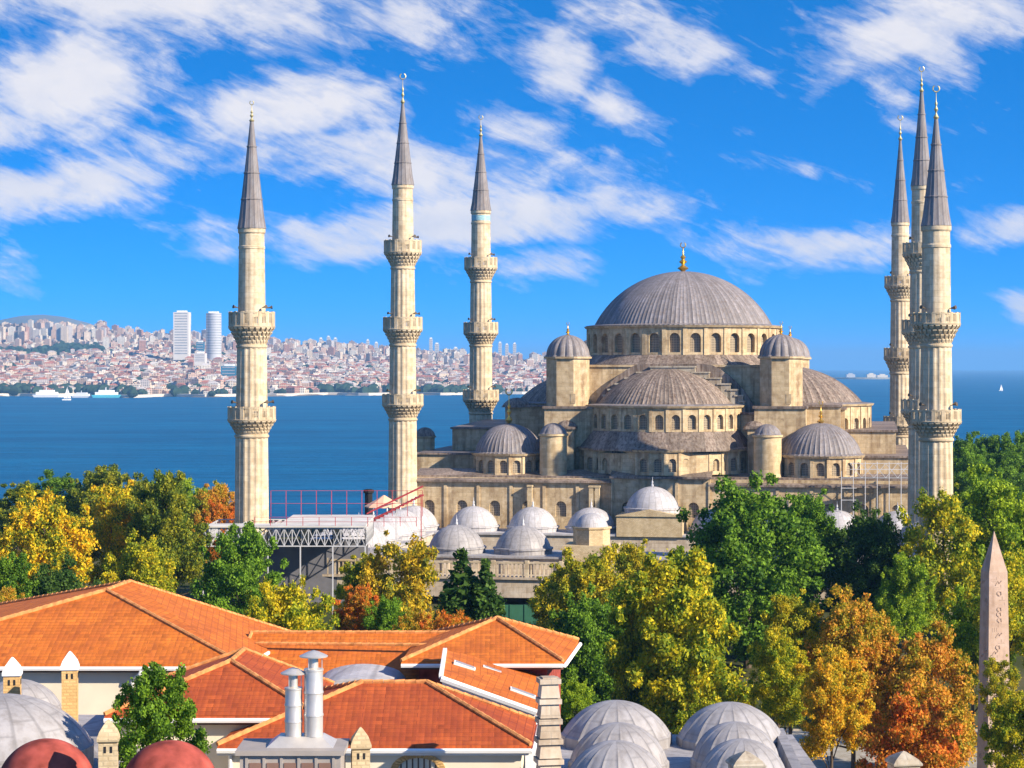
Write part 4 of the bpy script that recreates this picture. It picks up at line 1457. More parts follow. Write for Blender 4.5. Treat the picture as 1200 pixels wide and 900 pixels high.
for (ya, hh) in ((L_.y, 1.1), (L_.y + 17, 3.2)):
    b = MB()
    n_ = 10
    for k in range(n_ + 1):
        x = L_.x + 6 + (R_.x + 6 - L_.x - 6) * k / n_
        b.bar((x, ya, zr1 + .2), (x, ya, zr1 + .2 + hh), .05)
    for f in (.5, 1.0):
        b.bar((L_.x + 6, ya, zr1 + .2 + hh * f), (R_.x + 6, ya, zr1 + .2 + hh * f), .03)
    b.build('railing', M['red_steel'], st)
b = MB()   # red stair rising right, toward the second minaret
for k in range(14):
    f = k / 13
    x = R_.x - 1 + 6.5 * f
    z = zr0 + 1.5 + 3.4 * f
    b.box(x, x + .6, L_.y + 17, L_.y + 19, z - .08, z)
for yy in (L_.y + 17, L_.y + 19):
    for dz in (0, 1.1):
        b.bar((R_.x - 1, yy, zr0 + 1.5 + dz), (R_.x + 6, yy, zr0 + 4.9 + dz), .1)
for xx in (5.8,):
    b.bar((R_.x + xx, L_.y + 17.5, OZ + ZN - 26), (R_.x + xx, L_.y + 17.5, zr0 + 5), .08)
b.build('stair', M['red_steel'], st)
b = MB()
b.box(L_.x + 2, R_.x - .5, L_.y + 12, L_.y + 12.4, 0, zr0 - .2)
b.build('shade_backdrop', M['painted_shade'], st)  # dark panel paints in the shadowed space under the temporary roof

p = at(450, 594, 268)
t = thing('umbrella_tent', 'small pale orange peaked tent on the court roof between the two left minarets', 'tent', (p.x, p.y, OZ + ZR + .3))
zp = p.z - t.location.z
b = MB(); b.lathe([(2.6, zp), (2.5, zp + .12), (.9, zp + 1.0), (.08, zp + 1.5)], 8); b.build('canopy', plain('faded_orange_canvas', (0.74, .45, .30), .8, .2), t)
b = MB()
for k in range(4):
    a = PI / 4 + PI / 2 * k
    b.bar((2.2 * math.cos(a), 2.2 * math.sin(a), 0), (2.2 * math.cos(a), 2.2 * math.sin(a), zp + .05), .06)
b.build('pole', M['steel_paint'], t)
p = at(432, 578, 300)
b = MB(); b.lathe([(.55, OZ + ZR + .3 - p.z), (.55, .0), (.75, .05), (.75, .5), (.4, .6)], 8)
o = b.build('vent_stack', M['dark'], smooth=False); o.location = p
tag(o, 'short black vent stack standing against the water left of the second minaret', 'vent')

sc_ = thing('scaffold', 'grey tube scaffold on the right front terrace of the mosque beside the stout minaret', 'scaffold', tuple(at(1030, 600, 318)))
o0 = Vector(sc_.location)
b = MB()
for yy in (316.0, 319.0):
    for px in (986, 1000, 1014, 1028, 1042, 1056, 1068):
        top = 541 if px > 990 else 552
        p0, p1 = at(px, 612, yy) - o0, at(px, top, yy) - o0
        b.bar(p0, p1, .07)
    for py in (543, 550, 560, 572, 586):
        b.bar(at(986 if py > 550 else 996, py, yy) - o0, at(1068 if py < 565 else 1004, py, yy) - o0, .06)
    for k in range(5):
        pxa = 996 + 14 * k
        b.bar(at(pxa, 560, yy) - o0, at(pxa + 14, 543, yy) - o0, .05)
        b.bar(at(pxa, 543, yy) - o0, at(pxa + 14, 560, yy) - o0, .05)
b.build('frame', M['steel_paint'], sc_)
b = MB()
a_, c_ = at(986, 560, 316) - o0, at(1068, 560, 319) - o0
b.box(a_.x, c_.x, 316.05 - o0.y, 318.95 - o0.y, a_.z - .1, a_.z)
b.build('planks', M['bark'], sc_)

# green hoarding below the gallery
p = at(606, 727, 236)
b = MB(); b.box(-2.6, 2.6, 0, .12, -4, 1.75)
for k in range(4):
    b.box(-2.5 + k * 1.65, -2.4 + k * 1.65, -.08, -.005, -4, 1.8)
o = b.build('hoarding', M['green_sheet']); o.location = p
tag(o, 'dark green site hoarding under the court balustrade', 'hoarding')

# ------------------------------------------------------------------ trees
NPR = np.random.default_rng(3)


def unit(n):
    v = NPR.normal(size=(n, 3))
    return v / np.linalg.norm(v, axis=1)[:, None]


def leaf_mesh(name, lobes, n_leaves, size, out=.55, droop=0.0):
    """lobes: rows of (x, y, z, rx, rz); leaf-sized bent quads through the outer part of every lobe"""
    L = np.array(lobes)
    vol = L[:, 3] ** 2
    pick = NPR.choice(len(L), size=n_leaves, p=vol / vol.sum())
    d = unit(n_leaves)
    rad = (NPR.random(n_leaves) ** .42) * (1 + .16 * NPR.normal(size=n_leaves))
    P = L[pick, :3] + d * rad[:, None] * np.stack([L[pick, 3], L[pick, 3], L[pick, 4]], 1)
    nrm = d * out + unit(n_leaves) * (1 - out * .4)
    nrm[:, 2] += .25
    nrm /= np.linalg.norm(nrm, axis=1)[:, None]
    a = np.cross(nrm, unit(n_leaves))
    a /= np.linalg.norm(a, axis=1)[:, None] + 1e-9
    bvec = np.cross(nrm, a)
    s = size * (.55 + .9 * NPR.random(n_leaves))
    l, w = s[:, None] * .62, s[:, None] * .40
    bend = nrm * s[:, None] * .16
    v0 = P - a * l
    v1 = P + bvec * w - bend
    v2 = P + a * l
    v3 = P - bvec * w - bend
    V = np.stack([v0, v1, v2, v3], 1).reshape(-1, 3)
    nq = n_leaves
    me = bpy.data.meshes.new(name)
    me.vertices.add(4 * nq)
    me.vertices.foreach_set('co', V.astype(np.float32).ravel())
    me.loops.add(4 * nq)
    me.loops.foreach_set('vertex_index', np.arange(4 * nq, dtype=np.int32))
    me.polygons.add(nq)
    me.polygons.foreach_set('loop_start', np.arange(0, 4 * nq, 4, dtype=np.int32))
    me.polygons.foreach_set('loop_total', np.full(nq, 4, dtype=np.int32))
    me.update(calc_edges=True)
    me.validate()
    me.materials.append(None)
    return me


def kind_broad(seed, h=14.0, r=6.0, n=11000, nl=26, leaf=.5, spire=0.0, low=.16):
    """crown of many small lobes round a rising limb system; returns (crown mesh, trunk mesh)"""
    rg = random.Random(seed)
    lobes = []
    limbs = []
    for k in range(nl):
        f = (k + .5) / nl
        z = h * (low + (.97 - low) * f ** .85)
        # crown outline: widest at 45 percent, narrowing to the top
        t = (z / h - low) / (1 - low)
        wr = r * (math.sin(PI * min(1, max(.02, (t * .86 + .14))) ** (1.0 - spire * .3)) ** .55)
        a = k * 2.399 + rg.uniform(-.5, .5)
        q = wr * rg.uniform(.35, .86)
        lr = r * rg.uniform(.24, .42) * (1 - .35 * t)
        lobes.append((q * math.cos(a), q * math.sin(a), z - lr * .5, lr, lr * rg.uniform(.6, .9 + spire * .6)))
        if k % 2 == 0:
            limbs.append((q * math.cos(a), q * math.sin(a), z - lr * .3))
        for e in range(2):     # sprays that break the outline
            a2 = a + rg.uniform(-.6, .6)
            q2 = wr * rg.uniform(.8, 1.08)
            l2 = lr * rg.uniform(.3, .5)
            lobes.append((q2 * math.cos(a2), q2 * math.sin(a2), z + rg.uniform(-.6, .9) * lr, l2, l2 * rg.uniform(.7, 1.3)))
    lobes.append((0, 0, h * .55, r * .4, h * .28))
    crown = leaf_mesh('crown', lobes, n, leaf)
    b = MB()
    b.tube([(0, 0, -1.5), (0, 0, h * .08), (rg.uniform(-.2, .2), rg.uniform(-.2, .2), h * .35), (rg.uniform(-.3, .3), 0, h * .62), (0, 0, h * .86)], [h * .03, h * .022, h * .017, h * .010, h * .003], 8)
    for (x, y, z) in limbs:
        z0 = max(h * .14, z - math.hypot(x, y) * .9)
        b.tube([(0, 0, z0), (x * .45, y * .45, z0 + (z - z0) * .6), (x, y, z)], [h * .009, h * .006, h * .002], 5)
    o = b.build('trunk', M['bark'], None, True)
    me = o.data
    bpy.data.objects.remove(o)
    return crown, me, h, r


def kind_conifer(seed, h=12.0, r=3.4, n=26000):
    rg = random.Random(seed)
    lobes = []
    for k in range(110):
        f = (k + .5) / 110
        z = h * (.06 + .92 * f)
        wr = r * (1 - f) ** .8 + .1
        a = k * 2.399
        q = wr * rg.uniform(.3, .78)
        lr = max(.25, wr * rg.uniform(.34, .5))
        lobes.append((q * math.cos(a), q * math.sin(a), z - q * .15, lr, lr * .9))
    crown = leaf_mesh('crown', lobes, n, .28)
    b = MB()
    b.tube([(0, 0, -1.5), (0, 0, h * .5), (0, 0, h * .96)], [.22, .14, .03], 7)
    o = b.build('trunk', M['bark'], None, True)
    me = o.data
    bpy.data.objects.remove(o)
    return crown, me, h, r


KIND = {
    'a': kind_broad(1, n=44000, leaf=.27), 'b': kind_broad(2, nl=34, n=50000, leaf=.26), 'c': kind_broad(3, spire=.5, n=44000, leaf=.27), 'd': kind_broad(4, r=6.6, nl=24, n=44000, leaf=.28),
    'p': kind_broad(5, h=15, r=4.2, spire=1.0, nl=28, n=36000, leaf=.27), 'dense': kind_broad(6, h=12, r=6.2, nl=46, n=56000, leaf=.26, low=.06),
    'bush': kind_broad(8, h=6, r=4.6, nl=22, n=20000, leaf=.22, low=.02), 'con': kind_conifer(9), 'thin': kind_broad(10, h=13, r=5.2, nl=20, n=19000, leaf=.27),
    'near': kind_broad(12, h=9, r=3.6, nl=26, n=26000, leaf=.19, spire=.4, low=.2)}


def tree(kind, px, py_top, half, Y, mat, label, name='broadleaf_tree', group=None, rz=None, base=None):
    crown, trunk, h0, r0 = KIND[kind]
    x = (px - 600) * Y / F
    zg = ground_z(x, Y) if base is None else base
    h = CZ - (py_top - 430) * Y / F - zg
    r = half * Y / F
    t = thing(name, label, 'tree' if name != 'shrub' else 'shrub', (x, Y, zg), random.uniform(0, 6.28) if rz is None else rz, group)
    s = r / r0
    sz = min(h / h0, (1.25 if kind not in ('con', 'p') else 3.0) * s)
    tk = share('trunk', trunk, t, Matrix.Diagonal((s, s, h / h0 * .99, 1)))
    cr = share('crown', crown, t, Matrix.Translation((0, 0, h - h0 * sz)) @ Matrix.Diagonal((s, s, sz, 1)))
    cr.material_slots[0].link = 'OBJECT'
    cr.material_slots[0].material = M[mat]
    return t


# left of the first minaret
tree('b', 52, 584, 62, 228, 'lf_yellow', 'big golden yellow tree at the left edge above the large tiled roof')
tree('a', 132, 568, 46, 245, 'lf_yellow', 'rounded golden tree right of the big golden one, topped in orange yellow')
tree('c', 196, 553, 46, 238, 'lf_moss', 'tall dark olive tree between the golden trees and the leftmost minaret')
tree('a', 252, 566, 32, 292, 'lf_orange', 'rust orange tree tucked behind the base of the leftmost minaret')
tree('b', 258, 588, 26, 272, 'lf_red', 'small rust brown tree at the left foot of the leftmost minaret')
tree('d', 284, 618, 54, 206, 'lf_green', 'bright green bushy tree before the temporary white roof')
tree('dense', 165, 634, 46, 205, 'lf_yg', 'yellow green bush-like tree touching the ridge of the large tiled roof')
tree('dense', 68, 664, 58, 190, 'lf_dark', 'low dark green tree behind the left hip of the large tiled roof')
tree('d', 6, 650, 40, 188, 'lf_rich', 'mid green tree cut by the left edge under the big golden tree')
tree('bush', 4, 690, 26, 165, 'lf_orange', 'small orange shrub at the left edge above the tiled roof', 'shrub')
for i, (px, top, hw, Y, k, mt_) in enumerate(((22, 566, 40, 330, 'a', 'lf_moss'), (70, 556, 40, 345, 'b', 'lf_rich'), (120, 548, 46, 340, 'd', 'lf_moss'), (165, 560, 34, 320, 'b', 'lf_moss'), (205, 560, 40, 350, 'a', 'lf_lime'), (240, 572, 30, 330, 'c', 'lf_lime'))):
    tree(k, px, top, hw, Y, mt_, 'green or olive treetop against the blue water in the row left of the leftmost minaret', group='treetops along the water')
tree('bush', 335, 684, 56, 163, 'lf_yg', 'low bright yellow green bush behind the ridge of the long tiled wing', 'shrub')
tree('a', 420, 686, 32, 168, 'lf_red', 'small rust red tree behind the long tiled wing')
tree('thin', 470, 628, 58, 205, 'lf_straw', 'loose amber yellow tree in front of the pale court domes')
tree('a', 425, 650, 34, 208, 'lf_yg', 'yellow green tree in the gap below the red stair')
tree('con', 541, 640, 78, 182, 'lf_dark', 'dark green conifer, taller of the pair by the green hoarding', 'conifer_tree')
tree('con', 569, 652, 66, 181, 'lf_dark', 'dark green conifer, lower of the pair by the green hoarding', 'conifer_tree')
tree('bush', 492, 716, 28, 158, 'lf_orange', 'low orange brown shrub at the roof ridge beside the conifers', 'shrub')
tree('bush', 525, 718, 34, 154, 'lf_red', 'low rusty hedge shrub beneath the two conifers', 'shrub')
tree('bush', 455, 702, 30, 165, 'lf_green', 'small green shrub under the loose amber tree', 'shrub')
# middle and right
tree('d', 690, 646, 60, 205, 'lf_olive', 'olive yellow tree right of the court balustrade')
tree('dense', 690, 700, 56, 190, 'lf_rich', 'dark green tree under the olive yellow tree beside the hipped roof')
tree('a', 738, 636, 40, 214, 'lf_olive', 'olive tree in front of the raised portal dome of the court')
tree('b', 655, 668, 34, 215, 'lf_olive', 'slim olive tree at the right end of the visible balustrade')
tree('c', 792, 646, 80, 164, 'lf_yg', 'large yellow green tree in the centre foreground behind the grey lead domes')
tree('p', 752, 690, 40, 166, 'lf_olive', 'narrow olive tree at the left flank of the large yellow green one')
tree('b', 876, 568, 88, 218, 'lf_rich', 'large rich green tree rising in front of the mosque facade')
tree('a', 945, 578, 44, 232, 'lf_green', 'bright green tree at the right shoulder of the large rich green one')
tree('dense', 1020, 602, 52, 228, 'lf_dark', 'round very dark green tree in front of the right end of the mosque')
tree('a', 925, 696, 40, 172, 'lf_olive', 'olive orange tree left of the tall orange one')
tree('b', 1000, 698, 54, 170, 'lf_orange', 'tall orange and yellow tree right of centre under the dark round tree')
tree('b', 912, 742, 38, 156, 'lf_yg', 'yellow green tree standing low beside the grey lead domes')
tree('a', 975, 760, 44, 150, 'lf_amber', 'amber tree in front of the tall orange one')
tree('thin', 1105, 572, 56, 222, 'lf_yg', 'tall loose yellow green tree at the foot of the stout minaret')
tree('b', 1165, 556, 56, 226, 'lf_lime', 'broad light green tree behind the obelisk')
tree('c', 1062, 650, 34, 214, 'lf_lime', 'narrow light green tree between the dark round tree and the loose yellow green one')
tree('b', 1085, 742, 60, 168, 'lf_orange', 'broad orange tree left of the obelisk')
tree('thin', 1180, 640, 46, 176, 'lf_yg', 'loose yellow green tree at the right edge just behind the obelisk')
tree('d', 1140, 690, 44, 188, 'lf_lime', 'light green tree half hidden by the left side of the obelisk')
tree('a', 1070, 812, 62, 140, 'lf_red', 'low rust orange tree in front, left of the obelisk foot')
tree('thin', 1172, 770, 26, 138, 'lf_olive', 'thin twiggy olive tree in front of the obelisk')
tree('bush', 676, 798, 22, 150, 'lf_lime', 'small light green shrub right of the stone pinnacle', 'shrub')
tree('bush', 830, 820, 44, 150, 'lf_yg', 'yellow green shrub behind the right group of lead domes', 'shrub')
for i, (px, top, hw, Y, k, mt_) in enumerate(((1130, 512, 30, 440, 'b', 'lf_rich'), (1160, 509, 30, 450, 'a', 'lf_rich'), (1192, 508, 30, 445, 'd', 'lf_green'), (1142, 528, 34, 400, 'd', 'lf_green'), (1180, 526, 34, 405, 'b', 'lf_rich'), (1215, 520, 36, 410, 'a', 'lf_rich'), (1240, 512, 30, 440, 'b', 'lf_green'))):
    tree(k, px, top, hw, Y, mt_, 'green treetop of the wood beyond the stout minaret at the right edge', group='wood beyond the right minarets')
# trees just outside the frame on both sides, and under the crowns in view
for i, (px, top, hw, Y, k, mt_) in enumerate(((-70, 590, 60, 235, 'a', 'lf_yellow'), (-60, 650, 60, 190, 'b', 'lf_rich'), (1270, 570, 60, 225, 'a', 'lf_yg'), (1265, 660, 60, 180, 'b', 'lf_olive'))):
    tree(k, px, top, hw, Y, mt_, 'tree of the park just beyond the picture edge', group='park trees beyond the frame')
tree('near', 186, 778, 52, 81, 'lf_rich', 'green tree in the near yard between the two red domes')

tree('a', 1196, 812, 40, 128, 'lf_yg', 'yellow green tree in the bottom right corner before the obelisk')
# obelisk
p = at(1165, 622, 150)
zb = ground_z(p.x, 150)
ob = thing('obelisk', 'pink granite obelisk carved with signs, standing at the right edge', 'obelisk', (p.x, 150, zb), R(12))
H = p.z - zb
w0, w1 = .93, .70
tip = 2.9
b = MB()
vs = [(-w0, -w0, 3.2), (w0, -w0, 3.2), (w0, w0, 3.2), (-w0, w0, 3.2), (-w1, -w1, H - tip), (w1, -w1, H - tip), (w1, w1, H - tip), (-w1, w1, H - tip), (0, 0, H)]
b.add(vs, [(3, 2, 1, 0), (0, 1, 5, 4), (1, 2, 6, 5), (2, 3, 7, 6), (3, 0, 4, 7), (4, 5, 8), (5, 6, 8), (6, 7, 8), (7, 4, 8)])
nshaft = len(b.f)
rg = random.Random(3)
for face in range(4):
    Rm = Matrix.Rotation(face * PI / 2, 4, 'Z')
    z = 5.0
    while z < H - tip - .6:
        f = (z - 3.2) / (H - tip - 3.2)
        w = w0 + (w1 - w0) * f
        k = rg.randrange(5)
        y = -w - .005
        cs = rg.uniform(-.12, .12)
        Rm = Matrix.Rotation(face * PI / 2, 4, 'Z') @ Matrix.Translation((rg.choice((-.3, 0, .28)), 0, z)) @ Matrix.Diagonal((.62, 1, .62, 1)) @ Matrix.Translation((0, 0, -z))
        if k == 0:
            b.box(-.36 + cs, .36 + cs, y - .005, y + .01, z, z + .12, Rm); b.box(-.06 + cs, .06 + cs, y - .005, y + .01, z + .12, z + .5, Rm)
        elif k == 1:
            b.tube([Rm @ Vector((cs + .25 * math.cos(t), y, z + .3 + .25 * math.sin(t))) for t in [R(q) for q in range(0, 361, 30)]], .05, 4)
        elif k == 2:
            for e in range(3):
                b.box(-.3 + e * .25, -.2 + e * .25, y - .005, y + .01, z, z + .45, Rm)
        elif k == 3:
            b.tube([Rm @ Vector(q) for q in ((-.35, y, z), (0, y, z + .45), (.1, y, z + .2), (.38, y, z + .5))], .05, 4)
        else:
            b.box(-.4, .4, y - .005, y + .01, z, z + .08, Rm); b.box(-.4, .1, y - .005, y + .01, z + .2, z + .28, Rm); b.box(.25, .38, y - .005, y + .01, z + .2, z + .5, Rm)
        z += rg.uniform(.28, .5)
so = b.build('shaft', M['granite'], ob)
so.data.materials.append(plain('carved_granite', (0.46, .33, .25), .9, .2))
for q in range(nshaft, len(so.data.polygons)):
    so.data.polygons[q].material_index = 1
b = MB(); b.box(-1.7, 1.7, -1.7, 1.7, 0, 2.6); b.box(-2.1, 2.1, -2.1, 2.1, 0, .8); b.box(-1.1, 1.1, -1.1, 1.1, 2.603, 3.15)
b.build('pedestal', M['rough'], ob)

# ------------------------------------------------------------------ near buildings with tiled roofs
def roof_obj(name, parent, faces, verts, mat, th=.22):
    """sheet of roof planes given a real thickness"""
    b = MB()
    n = len(verts)
    vs = [tuple(v) for v in verts] + [(v[0], v[1], v[2] - th) for v in verts]
    fs = list(faces) + [tuple(i + n for i in reversed(f)) for f in faces]
    edges = {}
    for f in faces:
        for i in range(len(f)):
            e = (f[i], f[(i + 1) % len(f)])
            edges[e] = 1
    for (a, c) in edges:
        if (c, a) not in edges:
            fs.append((a, a + n, c + n, c))
    b.add(vs, fs)
    return b.build(name, mat, parent)


def ridges(parent, lines, r=.105):
    b = MB()
    for (p, q) in lines:
        p, q = Vector(p), Vector(q)
        L = (q - p).length
        n = max(2, int(L / .42))
        for k in range(n):
            a, c = p.lerp(q, k / n), p.lerp(q, (k + .96) / n)
            b.tube([a + Vector((0, 0, .04)), c + Vector((0, 0, .055))], [r * .92, r * 1.06], 6)
    return b.build('ridge_tiles', M['ridge'], parent)


def gutter(parent, lines, r=.11, mat='white'):
    b = MB()
    for (p, q) in lines:
        p, q = Vector(p), Vector(q)
        b.tube([p + Vector((0, 0, -.22)), q + Vector((0, 0, -.22))], r, 6)
    return b.build('gutter', M[mat], parent)


def hip_house(label, corners, ze, ridge, zr, base=22.0, inset=.5, mat='tile', wall='cream', flip=False, dark_eaves=True, extra=None):
    """corners: FL, FR, BR, BL in plan (eaves); ridge: two plan points (front, back) or (left, right)"""
    cx = sum(c[0] for c in corners) / 4; cy = sum(c[1] for c in corners) / 4
    h = thing('tiled_house', label, 'house', (cx, cy, base))
    loc = lambda p, z: Vector((p[0] - cx, p[1] - cy, z - base))
    zl = ze if isinstance(ze, (list, tuple)) else [ze] * 4
    C = [loc(c, z) for c, z in zip(corners, zl)]
    Rg = [loc(c, zr) for c in ridge]
    V = C + Rg
    if not flip:       # ridge runs left-right: faces front, right, back, left
        fs = [(0, 1, 5, 4), (1, 2, 5), (2, 3, 4, 5), (3, 0, 4)]
        hips = [(C[0], Rg[0]), (C[1], Rg[1]), (C[2], Rg[1]), (C[3], Rg[0]), (Rg[0], Rg[1])]
    else:              # ridge runs front-back
        fs = [(0, 1, 4), (1, 2, 5, 4), (2, 3, 5), (3, 0, 4, 5)]
        hips = [(C[0], Rg[0]), (C[1], Rg[0]), (C[2], Rg[1]), (C[3], Rg[1]), (Rg[0], Rg[1])]
    roof_obj('roof', h, fs, V, M[mat])
    ridges(h, hips)
    cen = sum((Vector(c) for c in C), Vector()) / 4
    wv = []
    for c in C:
        d = Vector((cen.x - c.x, cen.y - c.y, 0))
        wv.append(Vector((c.x, c.y, 0)) + d.normalized() * inset * 1.4)
    b = MB()
    n = 4
    vs = [(v.x, v.y, 0) for v in wv] + [(v.x, v.y, c.z - .23) for v, c in zip(wv, C)]
    b.add(vs, [(i, (i + 1) % 4, 4 + (i + 1) % 4, 4 + i) for i in range(4)] + [(7, 6, 5, 4)])
    b.build('wall', M[wall], h)
    b = MB()
    vs = [tuple(c + Vector((0, 0, -.232))) for c in C] + [tuple(c + Vector((0, 0, -.42))) for c in C]
    b.add(vs, [(0, 1, 2, 3), (7, 6, 5, 4)] + [(i, 4 + i, 4 + (i + 1) % 4, (i + 1) % 4) for i in range(4)])
    b.build('eaves', M['wood_dark'] if dark_eaves else M['white'], h)
    gutter(h, [(C[0] + Vector((0, -.1, 0)), C[1] + Vector((0, -.1, 0))), (C[1] + Vector((.1, 0, 0)), C[2] + Vector((.1, 0, 0)))])
    return h, C, Rg, (cx, cy, base)


# A: large hipped roof at the left
hA, CA, RA, oA = hip_house('cream house under the largest tiled roof, hipped, at the left edge', [(-32.5, 102.4), (-13.2, 102.4), (-13.0, 124.5), (-32.5, 124.5)], [40.5, 40.5, 39.2, 40.5],
                           [(-21.4, 110.7), (-20.95, 115.1)], 43.2, flip=True)
b = MB()
for (px, a, c) in ((152, 778, 835),):
    p0, p1 = at(px + 2, 800, 102.9), at(px + 2, 850, 102.9)
    o_ = Vector(oA)
    b.tube([at(166, 783, 102.3) - o_, at(164, 790, 102.3) - o_, at(155, 796, 102.9) - o_, at(155, 850, 102.9) - o_], .09, 8)
b.build('downpipe', M['white'], hA)
# B: long wing in the middle
hB, CB, RB, oB = hip_house('long low tiled wing across the middle with a white vaulted skylight', [(-14.5, 108.2), (0.5, 108.2), (0.5, 121), (-14.5, 121)], 38.5, [(-14.2, 114.3), (0.2, 114.3)], 40.5)
o_ = Vector(oB)
ridges(hB, [(at(300, 757, 112.2) - o_ + Vector((0, 0, .1)), at(520, 759, 111.6) - o_ + Vector((0, 0, .1)))], .1).name = 'roof_seam'
b = MB()   # vaulted skylight on the front slope
c = at(420, 806, 106.0) - o_
pr = [(2.45 * math.cos(PI * k / 18), 1.05 * math.sin(PI * k / 18)) for k in range(19)]
b.slab([(c.x + p[0] * 1.0, c.z - .4 + p[1]) for p in pr][::-1], c.y - 1.2, c.y + 4)
b.build('vault', M['lead_white'], hB)
# C: hipped pavilion at the right end
hC, CC, RC, oC = hip_house('square tiled pavilion with a pointed hipped roof, right end of the orange roofs', [(-5.65, 106.9), (2.6, 106.9), (3.65, 115.2), (-5.2, 117)], 40.0, [(-.82, 112.4), (-.78, 112.6)], 41.5, wall='red_dome', flip=True, inset=.9)
# D: lean-to roof sloping right
D = [Vector((-3.25, 97.5, 40.6)), Vector((1.15, 97.6, 39.0)), Vector((1.9, 110.0, 39.0)), Vector((-3.35, 106.6, 40.6))]
hD = thing('tiled_house', 'lean-to wing with one bright orange slope and two skylights, beside the stone pinnacle', 'house', (-1, 103, 22))
o_ = Vector(hD.location)
roof_obj('roof', hD, [(0, 1, 2, 3)], [d - o_ for d in D], M['tile'])
b = MB()
vs = [tuple(d - o_ + Vector((0, 0, -.23))) for d in D] + [(d.x - o_.x, d.y - o_.y, 0) for d in D]
b.add(vs, [(4, 5, 1, 0), (5, 6, 2, 1), (6, 7, 3, 2), (7, 4, 0, 3)])
b.build('wall', M['white'], hD)
gutter(hD, [(D[0] - o_ + Vector((-.05, -.1, .15)), D[1] - o_ + Vector((0, -.1, .15)))], .16)
b = MB()
b.bar(D[0] - o_ + Vector((-.05, 0, .02)), D[3] - o_ + Vector((-.05, 0, .02)), .14)
b.build('verge', M['white'], hD)
nD = (D[1] - D[0]).cross(D[3] - D[0]).normalized()
for fu, fv, w, hh in ((.1, .55, 1.1, .7), (.42, .78, 1.0, .5), (.72, .32, 1.3, .7)):
    p = D[0] + (D[1] - D[0]) * fu + (D[3] - D[0]) * fv - o_
    ux = (D[1] - D[0]).normalized(); vy = nD.cross(ux)
    Mx = Matrix(((ux.x, vy.x, nD.x, p.x), (ux.y, vy.y, nD.y, p.y), (ux.z, vy.z, nD.z, p.z), (0, 0, 0, 1)))
    b = MB(); b.box(0, w, 0, hh, .01, .16, Mx); so = b.build('skylight', M['white'], hD)
    b = MB(); b.box(.08, w - .08, .08, hh - .08, .163, .18, Mx); b.build('pane', M['tower_glass'], so)
# E: front roof
hE, CE, RE, oE = hip_house('cream house at the bottom centre with aged red roof tiles and a brick arch', [(-12.0, 85.4), (.78, 85.4), (1.05, 91.3), (-11.5, 96.5)], 39.6, [(-6.5, 91), (-3.7, 91)], 41.3, mat='tile_dark', inset=.35, dark_eaves=False)
o_ = Vector(oE)
yw = CE[0].y + .30
b = MB()
a0 = at(490, 903, 85.6) - o_
for k in range(19):
    t = PI * k / 18
    r0, r1 = .82, 1.12
    w = .075
    for rr in ((r0 + .01, r1),):
        pts = [(a0.x + q * math.cos(t + s * w), a0.z + q * .62 * math.sin(t + s * w)) for (q, s) in ((rr[0], -1), (rr[1], -1), (rr[1], 1), (rr[0], 1))]
        b.slab(pts, yw - .12, yw + .1)
arch = b.build('brick_arch', M['ochre'], hE)
b = MB()
for k in range(7):
    x = -.7 + k * .235
    b.box(a0.x + x - .03, a0.x + x + .03, yw - .06, yw - .01, a0.z - 1.0, a0.z + .5 * math.sqrt(max(.02, 1 - (x / .82) ** 2)))
b.build('grille', M['wood_dark'], arch)
b = MB(); b.tube([(CE[0].x + .5, yw - .12, CE[0].z - .3), (CE[0].x + .5, yw - .12, 0)], .08, 8); b.build('downpipe', M['white'], hE)
# F: smaller roof left of the flues
hF, CF, RF, oF = hip_house('small cream house with a steep hipped red roof behind the near tree', [(-17.1, 88), (-8.2, 88), (-8.2, 96.6), (-17.1, 95.6)], 40.4, [(-12.4, 92.6), (-12.3, 96.3)], 42.0, mat='tile_dark', flip=True, inset=.5)


# lead bath house at the left
bath = thing('bath_house', 'old bath house of pale grey lead domes and vaults at the lower left', 'bath house', (-20, 88, 22))
o_ = Vector(bath.location)
b = MB(); b.box(-8, 4.3, -6, 7.5, 0, 16.9); b.box(-8, 1.0, -14, -6.02, 0, 16.4)
b.build('wall', M['cream'], bath)
b = MB()
b.add([(-8.2, -6.2, 16.9), (4.6, -6.2, 16.9), (4.6, 7.6, 16.9), (-8.2, 7.6, 16.9), (-8.2, -2, 17.5), (2.8, -2, 17.4), (2.8, 6, 17.4), (-8.2, 6, 17.5)],
      [(0, 1, 5, 4), (1, 2, 6, 5), (2, 3, 7, 6), (4, 5, 6, 7), (3, 0, 4, 7)])
b.build('roof', M['lead_grey'], bath)
for (px, py, Y, rpx, hm_) in ((20, 796, 91, 54, 1.55), (2, 814, 83, 104, 2.0)):
    p = at(px, py, Y) - o_
    r = rpx * Y / F
    b = MB()
    b.lathe([(r * 1.02, -2.2), (r * 1.02, 0)] + cap_profile(r, hm_, 0, 12), 96, mod=ribmod(6, .014))
    local_obj(b, 'dome', M['lead_grey'], bath, (p.x, p.y), p.z - hm_, True, 30)

# red-painted domes at the bottom left
for px, top, rpx, Y, lb in ((54, 866, 57, 68, 'dark red rendered dome at the bottom left corner, left of the pair'), (199, 868, 57, 68, 'dark red rendered dome right of the stone turret chimney')):
    r = rpx * Y / F
    p = at(px, top, Y)
    t = thing('red_dome', lb, 'dome', (p.x, p.y, 22))
    H = p.z - 22
    b = MB(); b.lathe(cap_profile(r, r * .92, H - r * .92, 20), 64); b.build('shell', M['red_dome'], t, True)
    b = MB(); b.lathe([(r * 1.08, 0), (r * 1.08, H - r * .95), (r * 1.0, H - r * .93)], 16); b.build('wall', M['cream'], t)


